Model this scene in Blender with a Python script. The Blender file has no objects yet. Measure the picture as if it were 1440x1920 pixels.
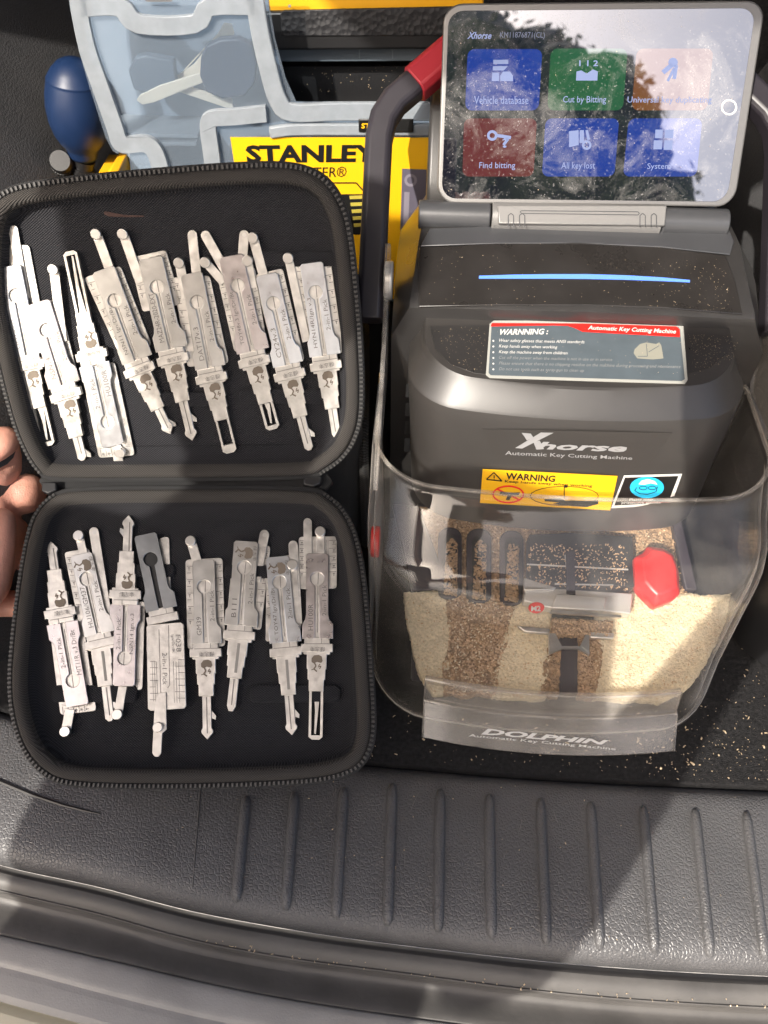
import bpy, bmesh, math, random
from mathutils import Vector, Matrix
from mathutils import noise as mnoise
random.seed(7)
R_ = math.radians
scene = bpy.context.scene
COL = scene.collection

# ------------------------------------------------------------------ camera, sky, sun, exposure
CAM_H, PITCH, FPX = 0.54, R_(50), 1500.0
cd = bpy.data.cameras.new('camera'); cam = bpy.data.objects.new('camera', cd); COL.objects.link(cam)
cam.location = (0, 0, CAM_H); cam.rotation_euler = (R_(90) - PITCH, 0, 0)
cd.sensor_fit = 'VERTICAL'; cd.sensor_height = 36.0; cd.lens = FPX / 1920 * 36.0
cd.clip_start = 0.005; cd.clip_end = 500
cd.dof.use_dof = True; cd.dof.focus_distance = 0.53; cd.dof.aperture_fstop = 11
scene.camera = cam
SUN = Vector((-0.40, -0.65, 0.65)).normalized()
w = bpy.data.worlds.new('World'); scene.world = w; w.use_nodes = True
nt = w.node_tree; nt.nodes.clear()
sky = nt.nodes.new('ShaderNodeTexSky'); sky.sky_type = 'NISHITA'; sky.sun_disc = False
sky.sun_elevation = math.asin(SUN.z); sky.sun_rotation = math.atan2(SUN.x, SUN.y)
sky.dust_density = 6.0; sky.ozone_density = 0.5; sky.air_density = 0.8
bg = nt.nodes.new('ShaderNodeBackground'); bg.inputs[1].default_value = 0.15
wo = nt.nodes.new('ShaderNodeOutputWorld')
nt.links.new(sky.outputs[0], bg.inputs[0]); nt.links.new(bg.outputs[0], wo.inputs[0])
sl = bpy.data.lights.new('sun', 'SUN'); so = bpy.data.objects.new('sun', sl); COL.objects.link(so)
sl.energy = 3.6; sl.angle = R_(0.5); sl.color = (1.0, 0.94, 0.85)
so.rotation_euler = SUN.to_track_quat('Z', 'Y').to_euler(); so.location = SUN * 5
scene.view_settings.view_transform = 'Standard'; scene.view_settings.look = 'None'
scene.view_settings.exposure = 1.05; scene.view_settings.gamma = 1
scene.cycles.max_bounces = 10; scene.cycles.transparent_max_bounces = 24

# ------------------------------------------------------------------ camera rays and planes
CAMP = Vector((0, 0, CAM_H))
FW = Vector((0, math.cos(PITCH), -math.sin(PITCH))); UPV = Vector((0, math.sin(PITCH), math.cos(PITCH))); RT = Vector((1, 0, 0))
def ray(px, py): return FW + RT * ((px - 720) / FPX) - UPV * ((py - 960) / FPX)
class Plane:
    def __init__(s, o, u, v):
        s.o = Vector(o); s.u = Vector(u).normalized(); s.v = Vector(v); s.v = (s.v - s.u * s.v.dot(s.u)).normalized()
        s.n = s.u.cross(s.v)
    def un(s, px, py, h=0.0):
        d = ray(px, py); o = s.o + s.n * h
        return CAMP + d * ((o - CAMP).dot(s.n) / d.dot(s.n))
    def uv(s, px, py, h=0.0):
        p = s.un(px, py, h) - s.o; return Vector((p.dot(s.u), p.dot(s.v)))
    def at(s, a, b, h=0.0): return s.o + s.u * a + s.v * b + s.n * h
def zplane(z): return Plane((0, 0, z), (1, 0, 0), (0, 1, 0))
def yz(y1, z1, y2, z2): return Plane((0, y1, z1), (1, 0, 0), (0, y2 - y1, z2 - z1))

# ------------------------------------------------------------------ materials
MATS = {}
def node(nt, t, **kw):
    n = nt.nodes.new(t)
    for k, v in kw.items(): setattr(n, k, v)
    return n
def mat(name, col, rough=0.5, metal=0.0, bump=None, var=0.0, varscale=60, spec=0.5, emit=None, alpha=None, coat=0, aniso=None):
    """bump: list of (kind, scale, strength, distance)"""
    if name in MATS: return MATS[name]
    m = bpy.data.materials.new(name); m.use_nodes = True; nt = m.node_tree
    p = nt.nodes['Principled BSDF']
    p.inputs['Base Color'].default_value = (*col, 1); p.inputs['Roughness'].default_value = rough
    p.inputs['Metallic'].default_value = metal; p.inputs['Specular IOR Level'].default_value = spec
    if coat: p.inputs['Coat Weight'].default_value = coat; p.inputs['Coat Roughness'].default_value = 0.05
    tc = node(nt, 'ShaderNodeTexCoord')
    if var:
        nz = node(nt, 'ShaderNodeTexNoise'); nz.inputs['Scale'].default_value = varscale; nz.inputs['Detail'].default_value = 5
        nt.links.new(tc.outputs['Object'], nz.inputs['Vector'])
        mr = node(nt, 'ShaderNodeMapRange'); mr.inputs[1].default_value = 0.3; mr.inputs[2].default_value = 0.7
        mr.inputs[3].default_value = 1 - var; mr.inputs[4].default_value = 1 + var
        nt.links.new(nz.outputs['Fac'], mr.inputs[0])
        mx = node(nt, 'ShaderNodeVectorMath', operation='SCALE'); mx.inputs[0].default_value = col
        nt.links.new(mr.outputs[0], mx.inputs['Scale']); nt.links.new(mx.outputs[0], p.inputs['Base Color'])
        mr2 = node(nt, 'ShaderNodeMapRange'); mr2.inputs[1].default_value = 0.3; mr2.inputs[2].default_value = 0.7
        mr2.inputs[3].default_value = max(0.02, rough * (1 - var)); mr2.inputs[4].default_value = min(1, rough * (1 + var))
        nt.links.new(nz.outputs['Fac'], mr2.inputs[0]); nt.links.new(mr2.outputs[0], p.inputs['Roughness'])
    if emit: p.inputs['Emission Color'].default_value = (*emit[0], 1); p.inputs['Emission Strength'].default_value = emit[1]
    if bump:
        prev = None
        for kind, sc, st, dist in bump:
            if kind == 'noise':
                t = node(nt, 'ShaderNodeTexNoise'); t.inputs['Scale'].default_value = sc; t.inputs['Detail'].default_value = 4; out = t.outputs['Fac']
                nt.links.new(tc.outputs['Object'], t.inputs['Vector'])
            elif kind == 'leather':
                t = node(nt, 'ShaderNodeTexVoronoi'); t.feature = 'DISTANCE_TO_EDGE'; t.inputs['Scale'].default_value = sc
                nz = node(nt, 'ShaderNodeTexNoise'); nz.inputs['Scale'].default_value = sc * 0.7
                mxv = node(nt, 'ShaderNodeVectorMath', operation='MULTIPLY_ADD'); mxv.inputs[1].default_value = (0.6 / sc,) * 3
                nt.links.new(tc.outputs['Object'], nz.inputs['Vector']); nt.links.new(nz.outputs['Color'], mxv.inputs[0]); nt.links.new(tc.outputs['Object'], mxv.inputs[2])
                nt.links.new(mxv.outputs[0], t.inputs['Vector'])
                cl = node(nt, 'ShaderNodeMapRange'); cl.inputs[2].default_value = 0.22; nt.links.new(t.outputs['Distance'], cl.inputs[0]); out = cl.outputs[0]
            elif kind == 'voronoi':
                t = node(nt, 'ShaderNodeTexVoronoi'); t.inputs['Scale'].default_value = sc; out = t.outputs['Distance']
                nt.links.new(tc.outputs['Object'], t.inputs['Vector'])
            elif kind == 'weave':
                sp = node(nt, 'ShaderNodeSeparateXYZ'); nt.links.new(tc.outputs['Object'], sp.inputs[0])
                ad = node(nt, 'ShaderNodeMath', operation='ADD'); nt.links.new(sp.outputs[1], ad.inputs[0]); nt.links.new(sp.outputs[2], ad.inputs[1])
                outs = []
                for src in (sp.outputs[0], ad.outputs[0]):
                    m1 = node(nt, 'ShaderNodeMath', operation='MULTIPLY'); m1.inputs[1].default_value = sc; nt.links.new(src, m1.inputs[0])
                    m2 = node(nt, 'ShaderNodeMath', operation='SINE'); nt.links.new(m1.outputs[0], m2.inputs[0]); outs.append(m2.outputs[0])
                m3 = node(nt, 'ShaderNodeMath', operation='MULTIPLY'); nt.links.new(outs[0], m3.inputs[0]); nt.links.new(outs[1], m3.inputs[1]); out = m3.outputs[0]
                # yarn highlights: paler yarn crowns
                mrw = node(nt, 'ShaderNodeMapRange'); mrw.inputs[1].default_value = -1; mrw.inputs[3].default_value = 0.25; mrw.inputs[4].default_value = 1.9
                nt.links.new(out, mrw.inputs[0]); mxw = node(nt, 'ShaderNodeVectorMath', operation='SCALE'); mxw.inputs[0].default_value = col
                nt.links.new(mrw.outputs[0], mxw.inputs['Scale']); nt.links.new(mxw.outputs[0], p.inputs['Base Color'])
            elif kind == 'wave':
                t = node(nt, 'ShaderNodeTexWave'); t.inputs['Scale'].default_value = sc; out = t.outputs['Fac']
                nt.links.new(tc.outputs['Object'], t.inputs['Vector'])
            elif kind == 'brush':
                mp = node(nt, 'ShaderNodeMapping'); mp.inputs['Scale'].default_value = (sc, sc * 0.08, sc * 0.3); nt.links.new(tc.outputs['Object'], mp.inputs['Vector'])
                t = node(nt, 'ShaderNodeTexNoise'); t.inputs['Scale'].default_value = 1; t.inputs['Detail'].default_value = 6; nt.links.new(mp.outputs[0], t.inputs['Vector']); out = t.outputs['Fac']
            b = node(nt, 'ShaderNodeBump'); b.inputs['Strength'].default_value = st; b.inputs['Distance'].default_value = dist
            nt.links.new(out, b.inputs['Height'])
            if prev: nt.links.new(prev, b.inputs['Normal'])
            prev = b.outputs[0]
        nt.links.new(prev, p.inputs['Normal'])
    MATS[name] = m
    return m

def clear_mat(name, tint, dust=0.08, dustcol=(0.8, 0.75, 0.68), rough=0.04, ior=1.5, scale=40, dustmax=None, edge=0.0, lo=0.4, wob=0.15):
    m = bpy.data.materials.new(name); m.use_nodes = True; nt = m.node_tree; nt.nodes.clear()
    out = node(nt, 'ShaderNodeOutputMaterial'); tr = node(nt, 'ShaderNodeBsdfTransparent'); tr.inputs[0].default_value = (*tint, 1)
    gl = node(nt, 'ShaderNodeBsdfGlossy'); gl.inputs['Roughness'].default_value = rough; gl.inputs[0].default_value = (1, 1, 1, 1)
    fr = node(nt, 'ShaderNodeFresnel'); geo = node(nt, 'ShaderNodeNewGeometry')
    ir = node(nt, 'ShaderNodeMapRange'); ir.inputs[3].default_value = ior; ir.inputs[4].default_value = 1 / ior
    nt.links.new(geo.outputs['Backfacing'], ir.inputs[0]); nt.links.new(ir.outputs[0], fr.inputs[0])
    tc = node(nt, 'ShaderNodeTexCoord'); nz = node(nt, 'ShaderNodeTexNoise'); nz.inputs['Scale'].default_value = scale; nz.inputs['Detail'].default_value = 8
    nt.links.new(tc.outputs['Object'], nz.inputs['Vector'])
    bp = node(nt, 'ShaderNodeBump'); bp.inputs['Strength'].default_value = wob; bp.inputs['Distance'].default_value = 0.002
    nz2 = node(nt, 'ShaderNodeTexNoise'); nz2.inputs['Scale'].default_value = 22; nt.links.new(tc.outputs['Object'], nz2.inputs['Vector'])
    nt.links.new(nz2.outputs['Fac'], bp.inputs['Height']); nt.links.new(bp.outputs[0], gl.inputs['Normal']); nt.links.new(bp.outputs[0], fr.inputs['Normal'])
    mx = node(nt, 'ShaderNodeMixShader'); nt.links.new(fr.outputs[0], mx.inputs[0]); nt.links.new(tr.outputs[0], mx.inputs[1]); nt.links.new(gl.outputs[0], mx.inputs[2])
    df = node(nt, 'ShaderNodeBsdfDiffuse'); df.inputs[0].default_value = (*dustcol, 1)
    lw = node(nt, 'ShaderNodeLayerWeight'); lw.inputs[0].default_value = 0.5
    pw = node(nt, 'ShaderNodeMath', operation='POWER'); pw.inputs[1].default_value = 7; nt.links.new(lw.outputs['Facing'], pw.inputs[0])
    ml = node(nt, 'ShaderNodeMath', operation='MULTIPLY_ADD'); ml.inputs[1].default_value = edge; nt.links.new(pw.outputs[0], ml.inputs[0])
    mr = node(nt, 'ShaderNodeMapRange'); mr.inputs[1].default_value = 0.35; mr.inputs[2].default_value = 0.75; mr.inputs[3].default_value = dust * lo
    mr.inputs[4].default_value = dust * 1.8 if dustmax is None else dustmax
    nt.links.new(nz.outputs['Fac'], mr.inputs[0])
    mx2 = node(nt, 'ShaderNodeMixShader'); nt.links.new(mr.outputs[0], ml.inputs[2]); nt.links.new(ml.outputs[0], mx2.inputs[0]); nt.links.new(mx.outputs[0], mx2.inputs[1]); nt.links.new(df.outputs[0], mx2.inputs[2])
    nt.links.new(mx2.outputs[0], out.inputs[0]); MATS[name] = m
    return m

def screen_mat(name, col, strength):
    """glossy glass over a lit display, with dusty smears and fingerprints"""
    m = bpy.data.materials.new(name); m.use_nodes = True; nt = m.node_tree; p = nt.nodes['Principled BSDF']; out = nt.nodes['Material Output']
    p.inputs['Base Color'].default_value = (0.006, 0.006, 0.008, 1); p.inputs['Roughness'].default_value = 0.06; p.inputs['IOR'].default_value = 1.5
    p.inputs['Emission Color'].default_value = (*col, 1); p.inputs['Emission Strength'].default_value = strength
    p.inputs['Coat Weight'].default_value = 1.0; p.inputs['Coat IOR'].default_value = 3.6; p.inputs['Coat Roughness'].default_value = 0.01
    tc = node(nt, 'ShaderNodeTexCoord')
    nz = node(nt, 'ShaderNodeTexNoise'); nz.inputs['Scale'].default_value = 28; nz.inputs['Detail'].default_value = 12; nz.inputs['Roughness'].default_value = 0.72; nz.inputs['Distortion'].default_value = 0.8
    nt.links.new(tc.outputs['Object'], nz.inputs['Vector'])
    mr = node(nt, 'ShaderNodeMapRange'); mr.inputs[1].default_value = 0.48; mr.inputs[2].default_value = 0.82; mr.inputs[3].default_value = 0.0; mr.inputs[4].default_value = 0.32
    nt.links.new(nz.outputs['Fac'], mr.inputs[0])
    nz2 = node(nt, 'ShaderNodeTexNoise'); nz2.inputs['Scale'].default_value = 700; nz2.inputs['Detail'].default_value = 2; nt.links.new(tc.outputs['Object'], nz2.inputs['Vector'])
    mr2 = node(nt, 'ShaderNodeMapRange'); mr2.inputs[1].default_value = 0.62; mr2.inputs[2].default_value = 0.72; mr2.inputs[4].default_value = 0.35; nt.links.new(nz2.outputs['Fac'], mr2.inputs[0])
    mu = node(nt, 'ShaderNodeMath', operation='MULTIPLY'); nt.links.new(mr2.outputs[0], mu.inputs[0]); nt.links.new(nz.outputs['Fac'], mu.inputs[1])
    ad = node(nt, 'ShaderNodeMath', operation='ADD', use_clamp=True); nt.links.new(mr.outputs[0], ad.inputs[0]); nt.links.new(mu.outputs[0], ad.inputs[1])
    df = node(nt, 'ShaderNodeBsdfDiffuse'); df.inputs[0].default_value = (0.62, 0.6, 0.58, 1)
    mx = node(nt, 'ShaderNodeMixShader'); nt.links.new(ad.outputs[0], mx.inputs[0]); nt.links.new(p.outputs[0], mx.inputs[1]); nt.links.new(df.outputs[0], mx.inputs[2])
    nt.links.new(mx.outputs[0], out.inputs[0]); MATS[name] = m
    return m

M_leather = mat('leather_grain_plastic', (0.082, 0.081, 0.083), 0.40, bump=[('leather', 420, 0.6, 0.0004), ('noise', 60, 0.12, 0.001)], var=0.12, varscale=25)
M_rubber = mat('rubber_seal', (0.075, 0.071, 0.067), 0.55, bump=[('noise', 120, 0.35, 0.001)], var=0.2, varscale=30)
M_black = mat('black_plastic', (0.012, 0.012, 0.013), 0.4, bump=[('noise', 900, 0.15, 0.0003)])
M_carpet = mat('black_carpet', (0.022, 0.0215, 0.022), 0.95, bump=[('noise', 1400, 1.0, 0.002), ('noise', 200, 0.5, 0.002)], var=0.5, varscale=350, spec=0.1)
M_step = mat('grey_step_plate', (0.30, 0.29, 0.275), 0.5, bump=[('noise', 900, 0.35, 0.0005)], var=0.12, varscale=30)
M_paint = mat('champagne_paint', (0.55, 0.50, 0.36), 0.3, coat=0.6)
M_lin = mat('lining_fabric', (0.027, 0.027, 0.031), 0.8, bump=[('weave', 3300, 0.9, 0.0008)], spec=0.25)
M_rim = mat('ribbed_binding', (0.055, 0.050, 0.046), 0.7, bump=[('weave', 3600, 0.9, 0.0008)], spec=0.35)
M_shell = mat('case_shell_fabric', (0.022, 0.022, 0.023), 0.8, bump=[('weave', 4200, 0.8, 0.0006)])
M_teeth = mat('zipper_teeth', (0.040, 0.039, 0.038), 0.35)
M_steel = mat('satin_steel', (0.66, 0.65, 0.625), 0.30, 1.0, bump=[('brush', 2500, 0.12, 0.0003)], var=0.08, varscale=120)
M_steel2 = mat('stamped_steel', (0.62, 0.60, 0.565), 0.40, 1.0, bump=[('noise', 120, 0.25, 0.0012)], var=0.16, varscale=160)
M_mirror = mat('polished_steel', (0.66, 0.68, 0.71), 0.30, 1.0, bump=[('noise', 90, 0.12, 0.001)], var=0.1, varscale=150)
M_mauve = mat('dull_zinc_steel', (0.60, 0.555, 0.55), 0.30, 1.0, bump=[('brush', 1800, 0.15, 0.0003)], var=0.12, varscale=150)
M_dkplate = mat('grey_phosphate_steel', (0.27, 0.28, 0.29), 0.38, 1.0, bump=[('noise', 400, 0.15, 0.0004)], var=0.1, varscale=100)
M_knob = mat('turned_steel', (0.78, 0.76, 0.72), 0.3, 1.0)
M_ink = mat('etched_lettering', (0.17, 0.16, 0.15), 0.6)
M_inkl = mat('etched_light', (0.25, 0.24, 0.22), 0.6)
M_brown = mat('etched_brown_emblem', (0.15, 0.12, 0.09), 0.6)
M_body = mat('machine_dark_plastic', (0.026, 0.0245, 0.024), 0.30, bump=[('noise', 1600, 0.22, 0.0003)], var=0.1, varscale=40, spec=0.8)
M_body2 = mat('machine_grey_plastic', (0.050, 0.051, 0.055), 0.33, bump=[('noise', 1600, 0.22, 0.0003)], var=0.06, varscale=40, spec=0.8)
M_front = mat('machine_front_plastic', (0.032, 0.029, 0.027), 0.42, bump=[('noise', 1600, 0.2, 0.0003)], var=0.06, varscale=30, spec=0.8)
M_gloss = mat('machine_top_panel', (0.020, 0.018, 0.017), 0.3, bump=[('noise', 1600, 0.12, 0.0003)], var=0.2, varscale=35)
M_hinge = mat('hinge_grey', (0.23, 0.225, 0.22), 0.38, 0.4, bump=[('noise', 1800, 0.25, 0.0003)])
M_led = mat('blue_light_strip', (0.1, 0.2, 0.6), 0.3, emit=((0.05, 0.19, 0.90), 0.5))
M_handle = mat('handle_plastic', (0.023, 0.020, 0.025), 0.42, bump=[('noise', 1500, 0.15, 0.0003)], var=0.08, varscale=30)
M_red = mat('red_grip', (0.42, 0.025, 0.04), 0.5, bump=[('noise', 900, 0.1, 0.0003)])
M_redk = mat('red_knob', (0.62, 0.012, 0.012), 0.35)
M_purple = mat('tray_plastic', (0.028, 0.022, 0.030), 0.5, var=0.2, varscale=60)
M_chip = mat('brass_shavings_brown', (0.42, 0.27, 0.15), 0.6, 0.1, bump=[('noise', 500, 1.0, 0.003), ('voronoi', 420, 0.8, 0.002)], var=0.25, varscale=400)  # shaded copy: the hood's shade is put into the brown
M_chip_lit = mat('brass_shavings_sunlit', (0.82, 0.70, 0.48), 0.65, 0.0, bump=[('noise', 1500, 1.0, 0.0012), ('noise', 420, 0.7, 0.002)], var=0.2, varscale=520)  # same shavings with sunlight painted into the cream colour
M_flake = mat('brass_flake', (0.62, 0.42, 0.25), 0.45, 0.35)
M_flake_lit = mat('brass_flake_sunlit', (0.86, 0.74, 0.52), 0.5, 0.2)  # flake colour lightened to look sunlit
M_flake2 = mat('pale_flake', (0.60, 0.47, 0.31), 0.4, 0.4)
M_clamp = mat('clamp_steel', (0.60, 0.585, 0.56), 0.35, 0.5, bump=[('brush', 1500, 0.1, 0.0003)])
M_clear = clear_mat('clear_acrylic', (0.965, 0.96, 0.95), 0.020, scale=55, ior=1.36, edge=0.6)
M_clearf = clear_mat('clear_acrylic_frosted', (0.93, 0.925, 0.91), 0.14, lo=0.7, dustmax=0.18, edge=0.35, wob=0.08, dustcol=(0.85, 0.80, 0.74), rough=0.12, scale=55)
M_cyl = clear_mat('clear_acrylic_edge', (0.88, 0.86, 0.83), 0.13, dustcol=(0.75, 0.71, 0.66), rough=0.1, scale=80)
M_frost = clear_mat('frosted_lid_plastic', (0.86, 0.90, 0.94), 0.22, dustcol=(0.27, 0.32, 0.38), rough=0.22, scale=25, dustmax=0.24, lo=0.85)
M_frostr = clear_mat('frosted_lid_ridge', (0.80, 0.84, 0.88), 0.6, dustcol=(0.36, 0.39, 0.42), rough=0.25, scale=90, dustmax=0.66, lo=0.9)
M_yellow = mat('yellow_plastic', (0.80, 0.40, 0.010), 0.45, bump=[('noise', 300, 0.1, 0.0004)], var=0.05, varscale=30)
M_yel2 = mat('yellow_print', (0.80, 0.43, 0.008), 0.35)
M_tray = mat('tray_interior_grey', (0.24, 0.29, 0.35), 0.6, var=0.1, varscale=20)
M_blue = mat('blue_rubber', (0.006, 0.020, 0.065), 0.45, bump=[('noise', 500, 0.08, 0.0004)], var=0.08, varscale=40)
M_keyb = mat('brass_key_blank', (0.92, 0.80, 0.62), 0.45, 0.1)
M_keyblk = mat('key_head_plastic', (0.03, 0.045, 0.08), 0.4)
M_silver = mat('tablet_frame', (0.20, 0.195, 0.19), 0.4, 0.6)
M_glass = screen_mat('tablet_glass', (0.002, 0.003, 0.008), 1.0)
M_tile = {'blue': screen_mat('tile_blue', (0.008, 0.045, 0.36), 0.6), 'green': screen_mat('tile_green', (0.010, 0.12, 0.04), 0.6), 'orange': screen_mat('tile_orange', (0.24, 0.075, 0.012), 0.55),
          'red': screen_mat('tile_red', (0.17, 0.020, 0.026), 0.6)}
M_icon = mat('screen_icon', (0.05, 0.06, 0.1), 0.2, emit=((0.24, 0.29, 0.50), 0.5))
M_white = mat('white_print', (0.62, 0.61, 0.58), 0.5)
M_whitd = mat('faded_white_print', (0.25, 0.26, 0.26), 0.5)
M_frosttext = mat('frosted_lettering', (0.50, 0.49, 0.47), 0.5)
M_silverp = mat('silver_print', (0.45, 0.45, 0.46), 0.35, 0.5)
M_stk = mat('grey_sticker', (0.085, 0.105, 0.12), 0.35, bump=[('noise', 300, 0.1, 0.0003)], var=0.08, varscale=80)
M_stkred = mat('red_print', (0.72, 0.02, 0.015), 0.4)
M_blk = mat('black_print', (0.008, 0.008, 0.008), 0.4)
M_cyan = mat('cyan_print', (0.02, 0.42, 0.70), 0.4)
M_skin = mat('skin', (0.66, 0.33, 0.245), 0.48, bump=[('noise', 140, 0.35, 0.002), ('leather', 700, 0.35, 0.0003)], var=0.2, varscale=45)
M_skin.node_tree.nodes['Principled BSDF'].inputs['Subsurface Weight'].default_value = 0.15
M_skin.node_tree.nodes['Principled BSDF'].inputs['Subsurface Radius'].default_value = (0.008, 0.003, 0.002)
M_nail = mat('nail', (0.7, 0.42, 0.34), 0.3)
M_cloth = mat('dark_cotton', (0.02, 0.02, 0.024), 0.9, bump=[('noise', 150, 0.3, 0.002)])
M_jean = mat('denim', (0.03, 0.045, 0.09), 0.9, bump=[('noise', 250, 0.4, 0.002)])
M_hair = mat('dark_hair', (0.015, 0.012, 0.01), 0.6)
M_head = mat('headliner_cloth', (0.10, 0.10, 0.10), 0.9)
M_ground = mat('concrete', (0.36, 0.345, 0.32), 0.9, bump=[('noise', 80, 0.5, 0.01)], var=0.3, varscale=20)

# ------------------------------------------------------------------ object helpers
ROOTLOC = {}
def finish(o, smooth=True, angle=35):
    me = o.data
    if smooth:
        for p in me.polygons: p.use_smooth = True
        me.set_sharp_from_angle(angle=R_(angle))
def thing(name, label, cat, loc, group=None):
    o = bpy.data.objects.new(name, None); COL.objects.link(o); o.location = loc; o.empty_display_size = 0.01
    o['label'] = label; o['category'] = cat
    if group: o['group'] = group
    ROOTLOC[o.name] = Vector(loc)
    return o
def mesh(name, verts, faces, m, parent=None, smooth=True, bevel=0, seg=2, sub=0, angle=35, solid=0, label=None, kind=None):
    off = ROOTLOC[parent.name] if parent is not None else Vector((0, 0, 0))
    me = bpy.data.meshes.new(name); me.from_pydata([tuple(Vector(v) - off) for v in verts], [], faces); me.update()
    bm = bmesh.new(); bm.from_mesh(me); bmesh.ops.recalc_face_normals(bm, faces=bm.faces); bm.to_mesh(me); bm.free()
    if isinstance(m, (list, tuple)):
        for k in m: me.materials.append(k)
    else: me.materials.append(m)
    o = bpy.data.objects.new(name, me); COL.objects.link(o)
    if parent is not None: o.parent = parent; ROOTLOC[o.name] = off
    else: ROOTLOC[o.name] = off
    finish(o, smooth, angle)
    if solid:
        md = o.modifiers.new('solid', 'SOLIDIFY'); md.thickness = solid; md.offset = 0
    if bevel:
        md = o.modifiers.new('bevel', 'BEVEL'); md.width = bevel; md.segments = seg; md.limit_method = 'ANGLE'; md.angle_limit = R_(30)
    if sub:
        md = o.modifiers.new('subdiv', 'SUBSURF'); md.levels = sub; md.render_levels = sub
    if label: o['label'] = label
    if kind: o['kind'] = kind
    return o
def struct(o): o['kind'] = 'structure'; return o
def top(o, label, cat, group=None):
    o['label'] = label; o['category'] = cat
    if group: o['group'] = group
    return o
class MB:
    def __init__(s): s.v = []; s.f = []
    def add(s, vs, fs):
        b = len(s.v); s.v += [Vector(v) for v in vs]; s.f += [tuple(i + b for i in f) for f in fs]; return s
    def prism(s, bot, topp):
        n = len(bot)
        return s.add(list(bot) + list(topp), [tuple(range(n - 1, -1, -1)), tuple(range(n, 2 * n))] + [(i, (i + 1) % n, n + (i + 1) % n, n + i) for i in range(n)])
    def box(s, c, ax, ay, az):
        c, ax, ay, az = map(Vector, (c, ax, ay, az))
        b = [c - ax - ay - az, c + ax - ay - az, c + ax + ay - az, c - ax + ay - az]
        return s.prism(b, [p + az * 2 for p in b])
    def tube(s, pts, rad, n=8, cap=True):
        pts = [Vector(p) for p in pts]; m = len(pts)
        if not isinstance(rad, (list, tuple)): rad = [rad] * m
        vs = []; prevx = None
        for i, p in enumerate(pts):
            t = (pts[min(i + 1, m - 1)] - pts[max(i - 1, 0)]).normalized()
            if prevx is None: prevx = t.orthogonal().normalized()
            x = (prevx - t * prevx.dot(t)).normalized(); y = t.cross(x); prevx = x
            vs += [p + (x * math.cos(a) + y * math.sin(a)) * rad[i] for a in [2 * math.pi * k / n for k in range(n)]]
        fs = [(i * n + k, i * n + (k + 1) % n, (i + 1) * n + (k + 1) % n, (i + 1) * n + k) for i in range(m - 1) for k in range(n)]
        if cap: fs += [tuple(range(n - 1, -1, -1)), tuple(range((m - 1) * n, m * n))]
        return s.add(vs, fs)
    def cyl(s, a, b, r, n=16, r2=None): return s.tube([a, b], [r, r if r2 is None else r2], n)
    def build(s, name, m, parent=None, **kw): return mesh(name, s.v, s.f, m, parent, **kw)

def catmull(pts, n, closed=True):
    out = []; m = len(pts)
    segs = m if closed else m - 1
    for i in range(segs):
        p = [Vector(pts[(i + k) % m] if closed else pts[min(max(i + k, 0), m - 1)]) for k in (-1, 0, 1, 2)]
        for j in range(n):
            t = j / n
            out.append(0.5 * ((2 * p[1]) + (p[2] - p[0]) * t + (2 * p[0] - 5 * p[1] + 4 * p[2] - p[3]) * t * t + (3 * p[1] - p[0] - 3 * p[2] + p[3]) * t ** 3))
    if not closed: out.append(Vector(pts[-1]))
    return out
def resample(pts, n):
    pts = [Vector(p) for p in pts]; L = [0]
    m = len(pts)
    for i in range(m): L.append(L[-1] + (pts[(i + 1) % m] - pts[i]).length)
    out = []; j = 0
    for k in range(n):
        d = L[-1] * k / n
        while L[j + 1] < d: j += 1
        t = (d - L[j]) / max(1e-9, L[j + 1] - L[j]); out.append(pts[j].lerp(pts[(j + 1) % m], t))
    return out
def area(p): return sum(p[i].x * p[(i + 1) % len(p)].y - p[(i + 1) % len(p)].x * p[i].y for i in range(len(p))) / 2
def offset(pts, d):
    n = len(pts); s = 1 if area(pts) > 0 else -1; out = []
    for i in range(n):
        t = (pts[(i + 1) % n] - pts[i - 1]).normalized(); out.append(pts[i] + Vector((-t.y, t.x)) * d * s)
    return out
def rrect(w, h, r, n=5):
    out = []
    for cx, cy, a0 in ((w / 2 - r, h / 2 - r, 0), (-w / 2 + r, h / 2 - r, 90), (-w / 2 + r, -h / 2 + r, 180), (w / 2 - r, -h / 2 + r, 270)):
        for k in range(n + 1):
            a = R_(a0 + 90 * k / n); out.append((cx + r * math.cos(a), cy + r * math.sin(a)))
    return out
def bil(q, s, t):   # q = TL, TR, BR, BL in pixels; s right, t down
    tl, trr, br, bl = q
    return tuple((tl[k] * (1 - s) + trr[k] * s) * (1 - t) + (bl[k] * (1 - s) + br[k] * s) * t for k in (0, 1))
def slab(name, pl, pix, h0, h1, m, parent, warp=None, bevel=0, **kw):
    """a plate with a pixel-traced outline lying on plane pl between heights h0 and h1"""
    b = [pl.un(x, y, h0) for x, y in pix]; d = pl.n * (h1 - h0)
    if warp: b = [p + warp(p) for p in b]
    return MB().prism(b, [p + d for p in b]).build(name, m, parent, bevel=bevel, **kw)
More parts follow.
